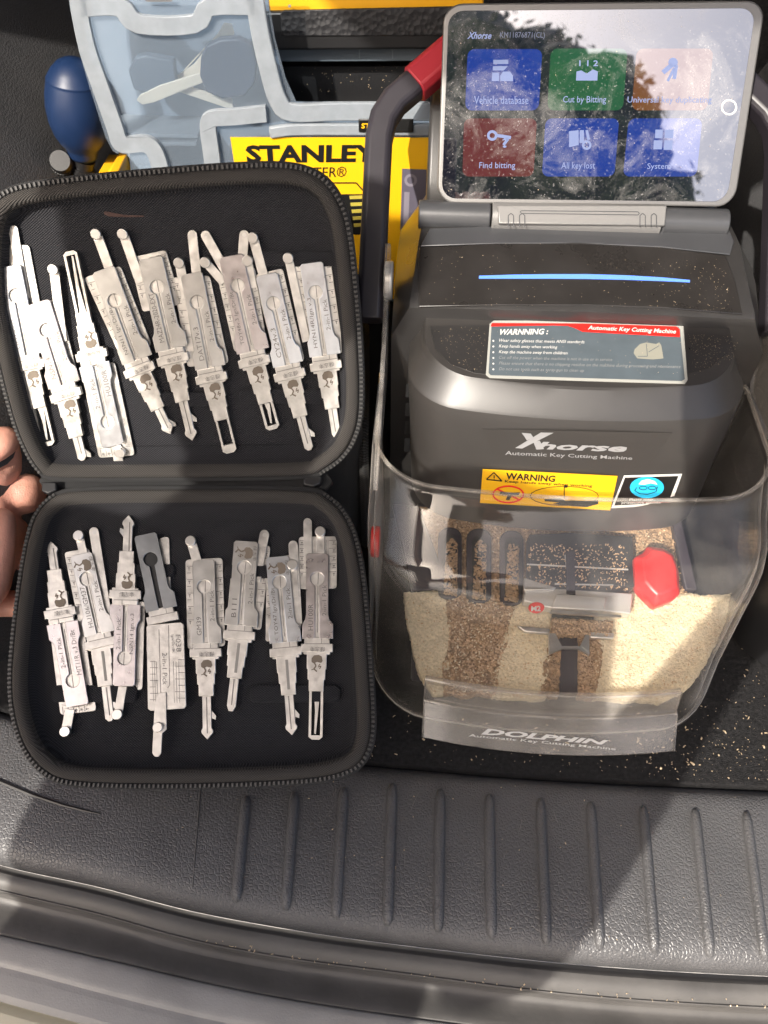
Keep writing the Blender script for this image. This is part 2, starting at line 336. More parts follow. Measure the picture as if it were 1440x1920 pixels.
def gridquad(name, pl, q, nx, ny, h, m, parent, warp=None, r=0.0, th=0.0004, **kw):
    """a thin sheet on a possibly curved surface; th is its thickness"""
    vs = []
    for j in range(ny + 1):
        for i in range(nx + 1):
            s, t = i / nx, j / ny
            p = pl.un(*bil(q, s, t), h)
            if warp: p = p + warp(p)
            vs.append(p)
    fs = [(j * (nx + 1) + i, j * (nx + 1) + i + 1, (j + 1) * (nx + 1) + i + 1, (j + 1) * (nx + 1) + i) for j in range(ny) for i in range(nx)]
    n0 = len(vs); vs += [p - pl.n * th for p in vs]; fs += [tuple(i + n0 for i in reversed(f)) for f in fs]
    edge = [i for i in range(nx + 1)] + [(j) * (nx + 1) + nx for j in range(1, ny + 1)] + [ny * (nx + 1) + i for i in range(nx - 1, -1, -1)] + [j * (nx + 1) for j in range(ny - 1, 0, -1)]
    fs += [(edge[k], edge[(k + 1) % len(edge)], edge[(k + 1) % len(edge)] + n0, edge[k] + n0) for k in range(len(edge))]
    return mesh(name, vs, fs, m, parent, **kw)
_tc = {}
def glyphs(s, bold=0.0, italic=0.0):
    key = (s, bold, italic)
    if key in _tc: return _tc[key]
    cu = bpy.data.curves.new('t', 'FONT'); cu.body = s; cu.size = 1; cu.offset = bold; cu.shear = italic; cu.resolution_u = 2; cu.fill_mode = 'FRONT'
    ob = bpy.data.objects.new('t', cu); COL.objects.link(ob); dg = bpy.context.evaluated_depsgraph_get(); dg.update()
    me = bpy.data.meshes.new_from_object(ob.evaluated_get(dg)); vs = [v.co.copy() for v in me.vertices]; fs = [tuple(p.vertices) for p in me.polygons]
    bpy.data.objects.remove(ob); bpy.data.curves.remove(cu); bpy.data.meshes.remove(me)
    x0, x1 = min(v.x for v in vs), max(v.x for v in vs); y0, y1 = min(v.y for v in vs), max(v.y for v in vs)
    res = ([((v.x - x0) / (x1 - x0), 1 - (v.y - y0) / (y1 - y0)) for v in vs], fs, (x1 - x0) / (y1 - y0)); _tc[key] = res
    return res
def text(s, pl, q, h, m, parent, bold=0.0, italic=0.0, warp=None, name='lettering'):
    st, fs, _ = glyphs(s, bold, italic)
    vs = []
    for a, b in st:
        p = pl.un(*bil(q, a, b), h)
        if warp: p = p + warp(p)
        vs.append(p)
    return mesh(name, vs, fs, m, parent, smooth=False)
def flat(name, pl, polys, h, m, parent, warp=None):
    mb = MB()
    for poly in polys:
        vs = [pl.un(x, y, h) for x, y in poly]
        if warp: vs = [p + warp(p) for p in vs]
        mb.add(vs, [tuple(range(len(vs)))])
    return mb.build(name, m, parent, smooth=False)
def circ(cx, cy, rx, ry=None, n=20, a0=0, a1=360): 
    ry = rx if ry is None else ry
    return [(cx + rx * math.cos(R_(a0 + (a1 - a0) * k / n)), cy + ry * math.sin(R_(a0 + (a1 - a0) * k / n))) for k in range(n if a1 - a0 == 360 else n + 1)]
def line(a, b, wd):
    a, b = Vector(a), Vector(b); t = (b - a).normalized(); n = Vector((-t.y, t.x)) * wd / 2
    return [tuple(a + n), tuple(b + n), tuple(b - n), tuple(a - n)]
def ring(cx, cy, r, wd, n=24, ry=None):
    o = circ(cx, cy, r, ry, n); i = circ(cx, cy, r - wd, (ry - wd) if ry else None, n)
    return [[o[k], o[(k + 1) % n], i[(k + 1) % n], i[k]] for k in range(n)]
def pline(pts, wd, closed=False):
    n = len(pts); return [line(pts[i], pts[(i + 1) % n], wd) for i in range(n if closed else n - 1)]

# ------------------------------------------------------------------ the setting: car boot
def pxcurve(pts):
    pts = sorted(pts)
    def f(x):
        if x <= pts[0][0]: i = 0
        elif x >= pts[-1][0]: i = len(pts) - 2
        else: i = max(k for k in range(len(pts) - 1) if pts[k][0] <= x)
        def sl(k):
            a, b = max(k - 1, 0), min(k + 1, len(pts) - 1); return (pts[b][1] - pts[a][1]) / (pts[b][0] - pts[a][0])
        (x0, y0), (x1, y1) = pts[i], pts[i + 1]; hh = x1 - x0; t = (x - x0) / hh
        if t < 0 or t > 1: k = i if t < 0 else i + 1; return pts[k][1] + sl(k) * (x - pts[k][0])
        m0, m1 = sl(i) * hh, sl(i + 1) * hh
        return (2 * t**3 - 3 * t * t + 1) * y0 + (t**3 - 2 * t * t + t) * m0 + (-2 * t**3 + 3 * t * t) * y1 + (t**3 - t * t) * m1
    return f
c_carpet = pxcurve([(-300, 1225), (0, 1330), (300, 1398), (700, 1430), (1000, 1455), (1440, 1476), (1750, 1484)])
c_seam = pxcurve([(-300, 1528), (0, 1622), (180, 1662), (358, 1708), (540, 1742), (720, 1768), (1080, 1808), (1440, 1830), (1750, 1836)])
c_band = pxcurve([(-300, 1590), (0, 1672), (180, 1715), (360, 1765), (540, 1799), (720, 1823), (1080, 1868), (1440, 1892), (1750, 1900)])
c_bump = pxcurve([(-300, 1690), (0, 1753), (210, 1801), (450, 1856), (700, 1898), (1080, 1945), (1440, 1972), (1750, 1985)])
c_grv = pxcurve([(-300, 1745), (0, 1806), (200, 1858), (400, 1906), (700, 1958), (1440, 2040), (1750, 2060)])
c_end = pxcurve([(-300, 1790), (0, 1878), (150, 1919), (400, 1985), (700, 2040), (1440, 2130), (1750, 2150)])
XS = list(range(-300, 1751, 25))
def loft(name, rows, m, closed=False, parent=None, **kw):
    vs = []; 
    for f, z in rows: vs += [zplane(z).un(x, f(x)) for x in XS]
    n = len(XS); fs = [(j * n + i, j * n + i + 1, (j + 1) * n + i + 1, (j + 1) * n + i) for j in range(len(rows) - 1) for i in range(n - 1)]
    return mesh(name, vs, fs, m, parent, **kw)
def mixc(a, b, t, d=0): return lambda x: a(x) * (1 - t) + b(x) * t + d
# carpet floor, a thick sheet that ends at the sill
fl = MB()
edge = [zplane(0).un(x, c_carpet(x) - 3) for x in XS]
back = [Vector((p.x * 1.6, 1.2, 0)) for p in edge]
n = len(edge)
rows = []
for k in range(9):
    rows += [e.lerp(b, (k / 8) ** 1.5) for e, b in zip(edge, back)]
rows = [Vector((e.x, e.y - 0.002, -0.012)) for e in edge] + [Vector((e.x, e.y - 0.0015, -0.003)) for e in edge] + rows
fl.add(rows, [(j * n + i, j * n + i + 1, (j + 1) * n + i + 1, (j + 1) * n + i) for j in range(10) for i in range(n - 1)])
struct(fl.build('boot_floor', M_carpet))
SILLP = [(0.0, -0.012), (0.012, -0.004), (0.03, 0.0025), (0.06, 0.005), (0.15, 0.007), (0.4, 0.009), (0.65, 0.009), (0.82, 0.0075), (0.9, 0.005), (0.95, 0.001), (0.98, -0.004), (1.0, -0.012)]
def sill_z(t):
    for (a, z0), (b, z1) in zip(SILLP, SILLP[1:]):
        if a <= t <= b: return z0 + (z1 - z0) * (t - a) / (b - a)
    return 0
sill = struct(loft('sill_trim', [(mixc(c_carpet, c_seam, t, 5 * (1 - t)), z) for t, z in SILLP], M_leather, sub=1))
# raised ribs, each a piece of the sill
ribs = [((462, 1492), (443, 1693)), ((553, 1484), (536, 1709)), ((645, 1476), (630, 1724)), ((736, 1468), (727, 1738)), ((826, 1479), (822, 1750)), ((917, 1488), (922, 1763)),
        ((1013, 1496), (1025, 1773)), ((1107, 1503), (1125, 1783)), ((1205, 1510), (1228, 1790)), ((1302, 1516), (1332, 1798)), ((1398, 1521), (1435, 1805)), ((1494, 1526), (1538, 1810))]
for (x0, y0), (x1, y1) in ribs:
    rowsv = []; N = 16
    for k in range(N + 1):
        u = 0.5 - 0.5 * math.cos(math.pi * k / N); x = x0 + (x1 - x0) * u; y = y0 + (y1 - y0) * u
        t = (y - c_carpet(x)) / (c_seam(x) - c_carpet(x)); z = sill_z(t) - 0.0004
        p = zplane(z).un(x, y); e = min(1.0, math.sqrt(max(0.0, 1 - (abs(u - 0.5) * 2) ** 14))) ; wd = 0.0034 * max(e, 0.05); ht = 0.0036 * e
        rowsv.append([p + Vector((wd * math.cos(a), 0, ht * math.sin(a))) for a in [math.pi * q / 8 for q in range(9)]])
    mb = MB(); mb.add([p for r in rowsv for p in r], [(j * 9 + i, j * 9 + i + 1, (j + 1) * 9 + i + 1, (j + 1) * 9 + i) for j in range(N) for i in range(8)])
    mb.build('rib', M_leather, sill)
# joint lines pressed into the sill: an arc at the left and a fine upright seam
def zline(name, pts, z, wd, m, parent):
    P = [zplane(z).un(x, y) for x, y in pts]
    MB().tube(P, wd, 6).build(name, m, parent)
def sz(x, y): return sill_z((y - c_carpet(x)) / (c_seam(x) - c_carpet(x)))
P = [zplane(sz(x, y)).un(x, y) for x, y in catmull([Vector((-120, 1296)), Vector((0, 1360)), Vector((60, 1450 - 45)), Vector((120, 1492 - 30)), Vector((186, 1524))], 6, False)]
P = [zplane(sz(x, y) + 0.0002).un(x, y) for x, y in [(-150, 1425), (-60, 1446), (0, 1465), (60, 1490), (120, 1510), (160, 1520), (188, 1526)]]
MB().tube(P, [0.0014, 0.0014, 0.0013, 0.0012, 0.001, 0.0008, 0.0004], 6).build('panel_joint', M_black, sill)
P = [zplane(sz(x, y) + 0.0001).un(x, y) for x, y in [(376, 1470), (372, 1530), (366, 1600), (361, 1660), (359, 1700)]]
MB().tube(P, 0.0004, 5).build('seam_line', M_rubber, sill)
# scuffs rubbed into the sill
rs = random.Random(11)
for k in range(26):
    x = rs.uniform(380, 1400); y = rs.uniform(c_carpet(x) + 30, c_seam(x) - 60); L0 = rs.uniform(12, 60); a = rs.uniform(0.9, 2.3); bb = rs.uniform(-6, 6)
    pts = [(x + L0 * q * math.cos(a) + bb * q * (1 - q), y + L0 * q * math.sin(a)) for q in (0, .33, .66, 1)]
    MB().tube([zplane(sz(*p) + 0.00005).un(*p) for p in pts], [0.00005, 0.00018, 0.00018, 0.00005], 4).build('scuff', mat('scuffed_plastic', (0.16, 0.155, 0.15), 0.6), sill)
# rubber weatherstrip band with a stitched lip, dark trough, painted bumper step
struct(loft('weatherstrip', [(mixc(c_seam, c_band, 0.02), -0.022), (mixc(c_seam, c_band, 0.09), -0.011), (mixc(c_seam, c_band, 0.25), -0.0075), (mixc(c_seam, c_band, 0.6), -0.0085), (mixc(c_seam, c_band, 0.85), -0.0115),
        (mixc(c_seam, c_band, 0.91), -0.013), (mixc(c_seam, c_band, 0.95), -0.0115), (mixc(c_seam, c_band, 1.0), -0.0125), (mixc(c_seam, c_band, 1.05), -0.017), (mixc(c_seam, c_band, 1.1), -0.03)], M_rubber, sub=1))
struct(loft('door_gap_channel', [(mixc(c_band, c_bump, -0.05), -0.016), (mixc(c_band, c_bump, 0.12), -0.0265), (mixc(c_band, c_bump, 0.3), -0.0275), (mixc(c_band, c_bump, 0.55), -0.0255), (mixc(c_band, c_bump, 0.8), -0.0232), (mixc(c_band, c_bump, 0.97), -0.0222), (mixc(c_band, c_bump, 1.05), -0.0245)], M_rubber, sub=1))
struct(loft('bumper_step', [(mixc(c_bump, c_grv, 0.0), -0.026), (mixc(c_bump, c_grv, 0.02), -0.0215), (mixc(c_bump, c_grv, 0.2), -0.020), (mixc(c_bump, c_grv, 0.9), -0.020), (c_grv, -0.0205), (mixc(c_grv, c_end, 0.1), -0.0225), (mixc(c_grv, c_end, 0.16), -0.0215), (mixc(c_grv, c_end, 0.9), -0.022), (c_end, -0.026)], M_step, sub=1))
c_far = lambda x: c_end(x) + 900
struct(loft('bumper_cover', [(mixc(c_end, c_far, 0.0), -0.030), (mixc(c_end, c_far, 0.01), -0.026), (mixc(c_end, c_far, 0.1), -0.027), (mixc(c_end, c_far, 0.4), -0.05), (mixc(c_end, c_far, 1.0), -0.2)], M_paint, sub=1))
# side trims, seat back, headliner and the road below
def wall(name, pts, m, th, nrm): 
    pts = [Vector(p) for p in pts]; return struct(MB().prism(pts, [p + Vector(nrm) * th for p in pts]).build(name, m, smooth=False))
lt = MB()
prof = [(-0.21, 0.0), (-0.215, 0.10), (-0.24, 0.18), (-0.29, 0.24), (-0.36, 0.30), (-0.44, 0.40), (-0.53, 0.60), (-0.56, 0.86)]
ys = [0.27, 0.40, 0.52, 0.64, 0.80, 0.96]; off = [0.085, 0.03, 0.0, 0.0, 0.0, 0.0]
vs = [Vector((x - o * (1 if z > 0.02 else 1), y, z)) for y, o in zip(ys, off) for x, z in prof]
lt.add(vs, [(j * 8 + i, j * 8 + i + 1, (j + 1) * 8 + i + 1, (j + 1) * 8 + i) for j in range(5) for i in range(7)])
struct(lt.build('side_trim', M_leather, sub=2))
rt_ = MB(); vs = [Vector((-x + 0.16, y, z)) for y in ys for x, z in prof]
rt_.add(vs, [(j * 8 + i, j * 8 + i + 1, (j + 1) * 8 + i + 1, (j + 1) * 8 + i) for j in range(5) for i in range(7)])
struct(rt_.build('side_trim', M_leather, sub=2))
wall('seat_back', [(-0.62, 0.90, 0), (0.72, 0.90, 0), (0.72, 0.98, 0.62), (-0.62, 0.98, 0.62)], M_carpet, 0.08, (0, 1, 0))
wall('headliner', [(-0.60, 0.45, 0.90), (0.70, 0.45, 0.90), (0.70, 2.2, 0.95), (-0.60, 2.2, 0.95)], M_head, 0.03, (0, 0, 1))
# raised tailgate overhead, hinged at the roof
tgp = [(0.42, 0.93), (0.30, 1.00), (0.10, 1.08), (-0.12, 1.15), (-0.26, 1.18)]
tg = MB(); rowsT = [[Vector((x * (1 - 0.05 * k), y, z - 0.05 * (abs(x) / 0.6) ** 3)) for x in (-0.60, -0.4, -0.2, 0, 0.2, 0.4, 0.68)] for k, (y, z) in enumerate(tgp)]
for dz in (0.0, 0.06): tg.add([p + Vector((0, 0, dz)) for r in rowsT for p in r], [(j * 7 + i, j * 7 + i + 1, (j + 1) * 7 + i + 1, (j + 1) * 7 + i) for j in range(4) for i in range(6)])
struct(tg.build('tailgate', mat('tailgate_trim', (0.26, 0.255, 0.25), 0.6)))
gz = -0.66
struct(MB().add([(-60, -60, gz), (60, -60, gz), (60, 60, gz), (-60, 60, gz)], [(0, 1, 2, 3)]).build('ground', M_ground, smooth=False))

# ------------------------------------------------------------------ open zippered case
PL_LOW = yz(0.186, 0.060, 0.366, 0.135)
PL_LID = yz(0.366, 0.135, 0.452, 0.3136)
LIN = -0.0100
out_lid = [(-35, 560), (-38, 450), (-25, 386), (15, 350), (100, 333), (250, 318), (400, 306), (520, 302), (582, 313), (622, 341), (648, 385), (662, 440), (673, 540), (681, 640), (684, 735), (678, 800), (655, 850), (615, 884), (560, 900), (300, 904), (110, 903), (68, 884), (32, 822), (6, 740), (-18, 640)]
out_low = [(92, 930), (140, 913), (300, 909), (560, 911), (617, 927), (655, 966), (678, 1030), (691, 1120), (701, 1250), (706, 1350), (700, 1402), (678, 1440), (636, 1461), (560, 1473), (400, 1480), (250, 1481), (132, 1475), (80, 1455), (42, 1412), (20, 1350), (13, 1280), (20, 1180), (33, 1080), (46, 1010), (62, 964)]
case = thing('tool_case', 'open black zippered hard case holding two rows of steel lock picks', 'case', PL_LOW.at(-0.12, 0.19, -0.02))
def case_half(pl, outl, nm):
    base = resample(catmull([pl.uv(x, y) for x, y in outl], 8), 160)
    def rings(spec): return [[pl.at(p.x, p.y, h) for p in offset(base, d)] for d, h in spec]
    def band(name, spec, m, fill=None, filln=None, **kw):
        rg = rings(spec); n = len(base); vs = [p for r in rg for p in r]
        fs = [(j * n + i, j * n + (i + 1) % n, (j + 1) * n + (i + 1) % n, (j + 1) * n + i) for j in range(len(rg) - 1) for i in range(n)]
        if fill == 'last': fs.append(tuple(range((len(rg) - 1) * n, len(rg) * n)))
        if fill == 'first': fs.append(tuple(range(n)))
        return mesh(name, vs, fs, m, case, **kw)
    band('shell', [(0.010, -0.030), (0.003, -0.026), (0.0005, -0.015), (0.0, -0.004), (0.0, -0.001)], M_shell, 'first', angle=60)
    band('zipper_tape', [(0.0, -0.001), (0.0008, 0.0006), (0.0028, 0.001), (0.0040, 0.0004)], M_shell, angle=60)
    band('binding', [(0.0038, 0.0002), (0.0044, 0.0024), (0.0060, 0.0042), (0.0082, 0.0044), (0.0100, 0.0036), (0.0116, 0.0012), (0.0122, -0.002)], M_rim, angle=60)
    lin = band('lining', [(0.0120, -0.001), (0.0128, -0.005), (0.0145, -0.0085), (0.018, -0.0098), (0.022, LIN)], M_lin, 'last', angle=60)
    # zipper teeth: small blocks on the tape
    b2 = resample(offset(base, 0.0022), 270); mb = MB()
    vext = min(p.y for p in b2) if nm == 'lid' else max(p.y for p in b2)
    for i, p in enumerate(b2):
        if abs(p.y - vext) < 0.005: continue          # no zipper along the hinge
        q = b2[(i + 1) % len(b2)]; t = (q - p).normalized(); nn = Vector((-t.y, t.x))
        c = pl.at(p.x, p.y, 0.0014); a = pl.u * t.x + pl.v * t.y; b = pl.u * nn.x + pl.v * nn.y
        mb.box(c, a * 0.0006, b * 0.0011, pl.n * 0.0007)
    mb.build('zipper_teeth', M_teeth, case, smooth=False, kind='stuff')
    return lin
lin_lid = case_half(PL_LID, out_lid, 'lid'); lin_low = case_half(PL_LOW, out_low, 'low')
# moulded fabric bars in the lining
for pl, bars in ((PL_LID, [((268, 733), (425, 762)), ((450, 728), (610, 757)), ((420, 470), (640, 500))]), (PL_LOW, [((468, 1284), (640, 1318)), ((96, 1284), (262, 1318)), ((420, 1060), (560, 1086)), ((250, 1058), (330, 1084))])):
    for (x0, y0), (x1, y1) in bars:
        a, b = pl.uv(x0, y1, LIN), pl.uv(x1, y0, LIN); c = (a + b) / 2; rr = rrect(b.x - a.x, b.y - a.y, min(b.x - a.x, b.y - a.y) * 0.35)
        lv = [(1.0, -0.0004), (0.97, 0.0012), (0.9, 0.0024), (0.75, 0.003)]; n = len(rr)
        hw, hh = (b.x - a.x) / 2, (b.y - a.y) / 2
        vs = [pl.at(c.x + x - (1 - s) * hh * (x / hw) , c.y + y * s, LIN + h) for s, h in lv for x, y in rr]
        fs = [(j * n + i, j * n + (i + 1) % n, (j + 1) * n + (i + 1) % n, (j + 1) * n + i) for j in range(3) for i in range(n)] + [tuple(range(3 * n, 4 * n))]
        mesh('fabric_bar', vs, fs, M_lin, case, angle=60)
# cloth hinge and the two zipper end pulls
hp = [(90, 893), (300, 896), (560, 897), (612, 890), (625, 908), (612, 922), (560, 918), (300, 916), (90, 922), (78, 906)]
slab('hinge_strip', PL_LOW, hp, -0.010, -0.004, M_shell, case, bevel=0.001)
slab('zipper_stop', PL_LOW, [(570, 893), (596, 890), (605, 901), (602, 912), (588, 918), (570, 914)], -0.003, 0.003, M_black, case, bevel=0.001)
slab('zipper_stop', PL_LOW, [(84, 909), (112, 909), (112, 924), (96, 931), (84, 926)], -0.003, 0.003, M_black, case, bevel=0.001)
slab('stain', PL_LID, [(196, 396), (208, 398), (232, 403), (270, 404), (270, 407), (230, 407), (205, 406), (195, 402)], LIN + 0.0002, LIN + 0.0003, mat('rust_stain', (0.055, 0.03, 0.025), 0.9), case)

# ------------------------------------------------------------------ lock picks
def pick(pl, T, C, B, label, key=None, blade='plain', plate=M_steel, knobs=(), arms=(), scale=None, txt='', txt2='2-in-1 Pick', emblem='blade', flip=False, hw=21, lift=0.0, dark_hole=False, holder=True, tilt=0.0, tick=True, ghost=None):
    """T top plate end, C collar centre, B blade tip; all in photo pixels on the lining plane"""
    T, C, B = Vector(T), Vector(C), Vector(B)
    H = LIN + 0.0006 + lift
    th = thing('lock_pick', label, 'lock pick', pl.un(C.x, C.y, H), 'steel lock picks in the case')
    v = (T - C).normalized(); u = Vector((-v.y, v.x))          # px frame of the handle (y grows downward)
    Lp = (T - C).length
    def L(a, b): p = C + u * a + v * b; return (p.x, p.y)
    bv = (B - C).normalized(); bu = Vector((-bv.y, bv.x)); Lb = (B - C).length
    def K(a, b): p = C + bu * a + bv * b; return (p.x, p.y)
    t = 0.0011
    # layer heights
    h_s, h_c, h_p = H, H + 0.0012, H + 0.0034
    # scale plate(s) behind
    if scale:
        for quad in scale:
            q = [Vector(p) for p in quad]; cen = sum(q, Vector((0, 0))) / len(q)
            o = []
            for i in range(len(q)):     # rounded corners
                a, b, c = q[i - 1], q[i], q[(i + 1) % len(q)]
                d0, d1 = (a - b).normalized(), (c - b).normalized(); rr = min(7, (a - b).length / 3, (c - b).length / 3)
                for k in range(4):
                    s = k / 3; o.append(tuple((b + d0 * rr) * (1 - s) ** 2 + b * 2 * s * (1 - s) + (b + d1 * rr) * s ** 2))
            sp = slab('scale_plate', pl, o, h_s, h_s + t, M_steel2, th, bevel=0.00025)
            if tick and len(q) == 4:
                polys = []
                for e0, e1, o0, o1 in ((q[0], q[3], q[1], q[2]), (q[1], q[2], q[0], q[3])):
                    for k in range(9):
                        s = 0.07 + k * 0.075; a = e0.lerp(e1, s); b = o0.lerp(o1, s + 0.02); d = (b - a).normalized()
                        polys.append(line(a + d * 2, a + d * (9 if k % 2 else 15), 1.1))
                        if k % 2 == 0: polys += [line(a + d * 4 + (e1 - e0).normalized() * 3, a + d * 8 + (e1 - e0).normalized() * 3, 1.6), line(a + d * 6 + (e1 - e0).normalized() * 3, a + d * 6 + (e1 - e0).normalized() * 8, 1.2)]
                    for d0 in (17, 20): 
                        a = e0.lerp(e1, 0.06); b = o0.lerp(o1, 0.06); d = (b - a).normalized(); polys.append(line(a + d * d0, e0.lerp(e1, 0.9) + d * d0, 0.8))
                flat('scale_marks', pl, polys, h_s + t + 0.0001, M_ink, th)
    # arms with or without turned knobs
    for a0, a1, wd in arms:
        a0, a1 = Vector(a0), Vector(a1); d = (a1 - a0).normalized(); nn = Vector((-d.y, d.x))
        o = [a0 + nn * wd, a0 - nn * wd]
        o += [a1 + nn * wd * math.cos(x) + d * wd * math.sin(x) for x in [math.pi * (1 - k / 8) for k in range(9)]]
        ar = slab('arm', pl, [tuple(p) for p in o], h_c, h_c + t, M_steel2, th, bevel=0.0002)
        flat('rivet', pl, [circ(a1.x, a1.y, 4, n=12)], h_c + t + 0.0001, M_steel, ar)
    for a0, a1, wd in knobs:
        a0, a1 = Vector(a0), Vector(a1); d = (a1 - a0).normalized(); nn = Vector((-d.y, d.x))
        o = [a0 + nn * wd, a0 - nn * wd]
        o += [a1 + nn * wd * math.cos(x) + d * wd * math.sin(x) for x in [math.pi * (1 - k / 8) for k in range(9)]]
        ar = slab('arm', pl, [tuple(p) for p in o], h_c + 0.0003, h_c + t + 0.0003, M_steel2, th, bevel=0.0002)
        ck = pl.un(a1.x, a1.y, h_c + t); rk = (pl.un(a1.x + 10, a1.y, h_c) - pl.un(a1.x, a1.y, h_c)).length
        kb = MB(); kb.cyl(ck, ck + pl.n * 0.0034, rk, 20); kb.build('knob', M_knob, ar, bevel=0.0004)
    # collar: crossbar plus raised block
    slab('collar', pl, [L(-30, -12), L(30, -12), L(30, 4), L(24, 4), L(24, 16), L(-24, 16), L(-24, 4), L(-30, 4)], h_c, h_p + 0.0010, M_steel2, th, bevel=0.0004)
    flat('collar_line', pl, [line(L(-23, 5), L(23, 5), 1.5), line(L(8, 5), L(8, 15), 1.2)], h_p + 0.0012, M_inkl, th)
    # top plate with keyhole slot
    kd = (Vector(key) - C).dot(v) if key else Lp * 0.62
    r, sw = 13.0, 4.2
    a0 = math.asin(sw / r)
    y0 = 14
    o = [L(hw + 9, y0), L(hw + 9, y0 + 28), L(hw + 2, y0 + 36), L(hw, y0 + 46), L(hw, Lp - 4), L(hw - 4, Lp), L(-hw + 4, Lp), L(-hw, Lp - 4), L(-hw, y0 + 46), L(-hw - 2, y0 + 36), L(-hw - 7, y0 + 28), L(-hw - 7, y0)]
    slot = [L(-sw, y0), L(-sw, kd - r * math.cos(a0))] + [L(r * math.sin(x), kd - r * math.cos(x)) for x in [-a0 - (2 * math.pi - 2 * a0) * k / 20 for k in range(1, 20)]] + [L(sw, kd - r * math.cos(a0)), L(sw, y0)]
    slab('top_plate', pl, o + slot, h_p, h_p + t, plate, th, bevel=0.0003)
    bkm = M_black if dark_hole else M_steel2
    slab('guide_bar', pl, [L(-sw - 7, 10), L(sw + 7, 10), L(13, kd + 16), L(-13, kd + 16)], h_p - 0.0012, h_p - 0.0004, bkm, th)
    if not dark_hole: flat('guide_line', pl, [line(L(1, kd - 10), L(2, kd + 12), 1.4), line(L(1, kd - 12), L(0, 26), 1.2)], h_p - 0.0003, M_ink, th)
    sgn = -1 if flip else 1
    hh = h_p + t + 0.00015
    plt = M_ink if plate in (M_steel, M_mauve) else M_ink
    if txt:
        Ls = kd - 34; lo = 30; t1 = lo + min(Ls * 0.95, 7.2 * len(txt) + 6)
        if not flip:
            text(txt, pl, [L(-hw + 4, lo), L(-hw + 4, t1), L(-hw + 13, t1), L(-hw + 13, lo)], hh, plt, th)
            text(txt2, pl, [L(hw - 12, lo + Ls * 0.30), L(hw - 12, lo + Ls * 0.30 + 58), L(hw - 4, lo + Ls * 0.30 + 58), L(hw - 4, lo + Ls * 0.30)], hh, plt, th)
        else:
            text(txt, pl, [L(-hw + 13, t1), L(-hw + 13, lo), L(-hw + 4, lo), L(-hw + 4, t1)], hh, plt, th)
            text(txt2, pl, [L(hw - 4, lo + 68), L(hw - 4, lo + 10), L(hw - 12, lo + 10), L(hw - 12, lo + 68)], hh, plt, th)
    # emblem: inked figure with three characters
    def emb(F):
        blob = [F(-11, 4), F(-9, 13), F(-3, 16), F(6, 15), F(11, 9), F(11, 2), F(7, -1), F(0, 2), F(-8, 0)]
        polys = [blob] + pline([F(5, 0), F(2, -6), F(6, -12), F(0, -17)], 2.6) + pline([F(-2, -8), F(-8, -6), F(-5, -12)], 1.8) + pline([F(6, -12), F(11, -14)], 1.6) + pline([F(-6, -2), F(-3, -6)], 1.8)
        flat('emblem', pl, polys, hhb, M_brown, th)
    if holder:
        hhb = H + 0.0040
        # stepped holder and blade in one outline, per blade kind
        st = [(25, 4), (25, 16), (18.5, 16.2), (18.5, 43), (16.5, 43.2), (16.5, 63), (14, 63.2), (14, 85)]
        bw = 8.5
        if blade in ('frame', 'slot'): bw = 13
        left = [K(-a, b) for a, b in st]; right = [K(a, b) for a, b in st]
        zt = H + 0.0020
        slab('holder', pl, left + right[::-1], H + 0.0004, zt + 0.0016, M_steel2, th, bevel=0.0003)
        b0, b1 = 84, Lb
        if blade in ('plain', 'point', 'split'):
            tip = {'plain': [(-bw, b1 - 6), (-3, b1), (3, b1), (bw, b1 - 6)], 'point': [(-bw, b1 - 22), (-bw - 3, b1 - 17), (-bw - 2, b1 - 12), (0, b1), (bw + 2, b1 - 12), (bw + 3, b1 - 17), (bw, b1 - 22)], 'split': [(-bw, b1 - 10), (-4, b1), (4, b1), (bw, b1 - 10)]}[blade]
            bl = slab('blade', pl, [K(-bw, b0)] + [K(a, b) for a, b in tip] + [K(bw, b0)], H + 0.0006, H + 0.0026, M_steel2, th, bevel=0.0003)
            flat('groove', pl, [line(K(1.5, b0 + 2), K(1.0, b1 - 12), 1.8)], H + 0.0028, M_ink, bl)
            if blade in ('plain', 'point'):
                slab('wafer', pl, [K(-bw + 1, b0 + 26), K(-bw - 8, b0 + 38), K(-bw - 7, b0 + 45), K(-bw + 1, b0 + 42)], H + 0.0008, H + 0.0018, M_steel, th)
        else:
            e = 4.0 if blade == 'frame' else 4.6; bb = b0 - 2 if blade == 'frame' else b0 - 12; be = b1 - (16 if blade == 'frame' else 8)
            o = [K(-bw, b0 - 14), K(-bw, b1 - 5), K(-bw + 6, b1), K(bw - 6, b1), K(bw, b1 - 5), K(bw, b0 - 14)]
            # a hollow frame: outline with a slit joining the inner window
            o2 = [K(-0.05, b0 - 14)] + [K(-0.05, bb), K(-bw + e, bb), K(-bw + e, be), K(bw - e, be), K(bw - e, bb), K(0.05, bb)] + [K(0.05, b0 - 14)]
            bl = slab('blade', pl, o + o2[::-1], H + 0.0006, H + 0.0030, M_steel2, th)
            if blade == 'slot':
                slab('pick_needle', pl, [K(-bw + e + 1, bb + 4), K(bw - e - 3, bb + 4), K(2, (bb + be) / 2), K(3, be - 4), K(0, be - 2), K(-4, (bb + be) / 2)], H + 0.0009, H + 0.0018, M_steel2, bl)
        if emblem == 'blade': emb(lambda a, b: K(a * 0.95, 31 - b * 0.95 + 0))
        hb2 = H + 0.0040
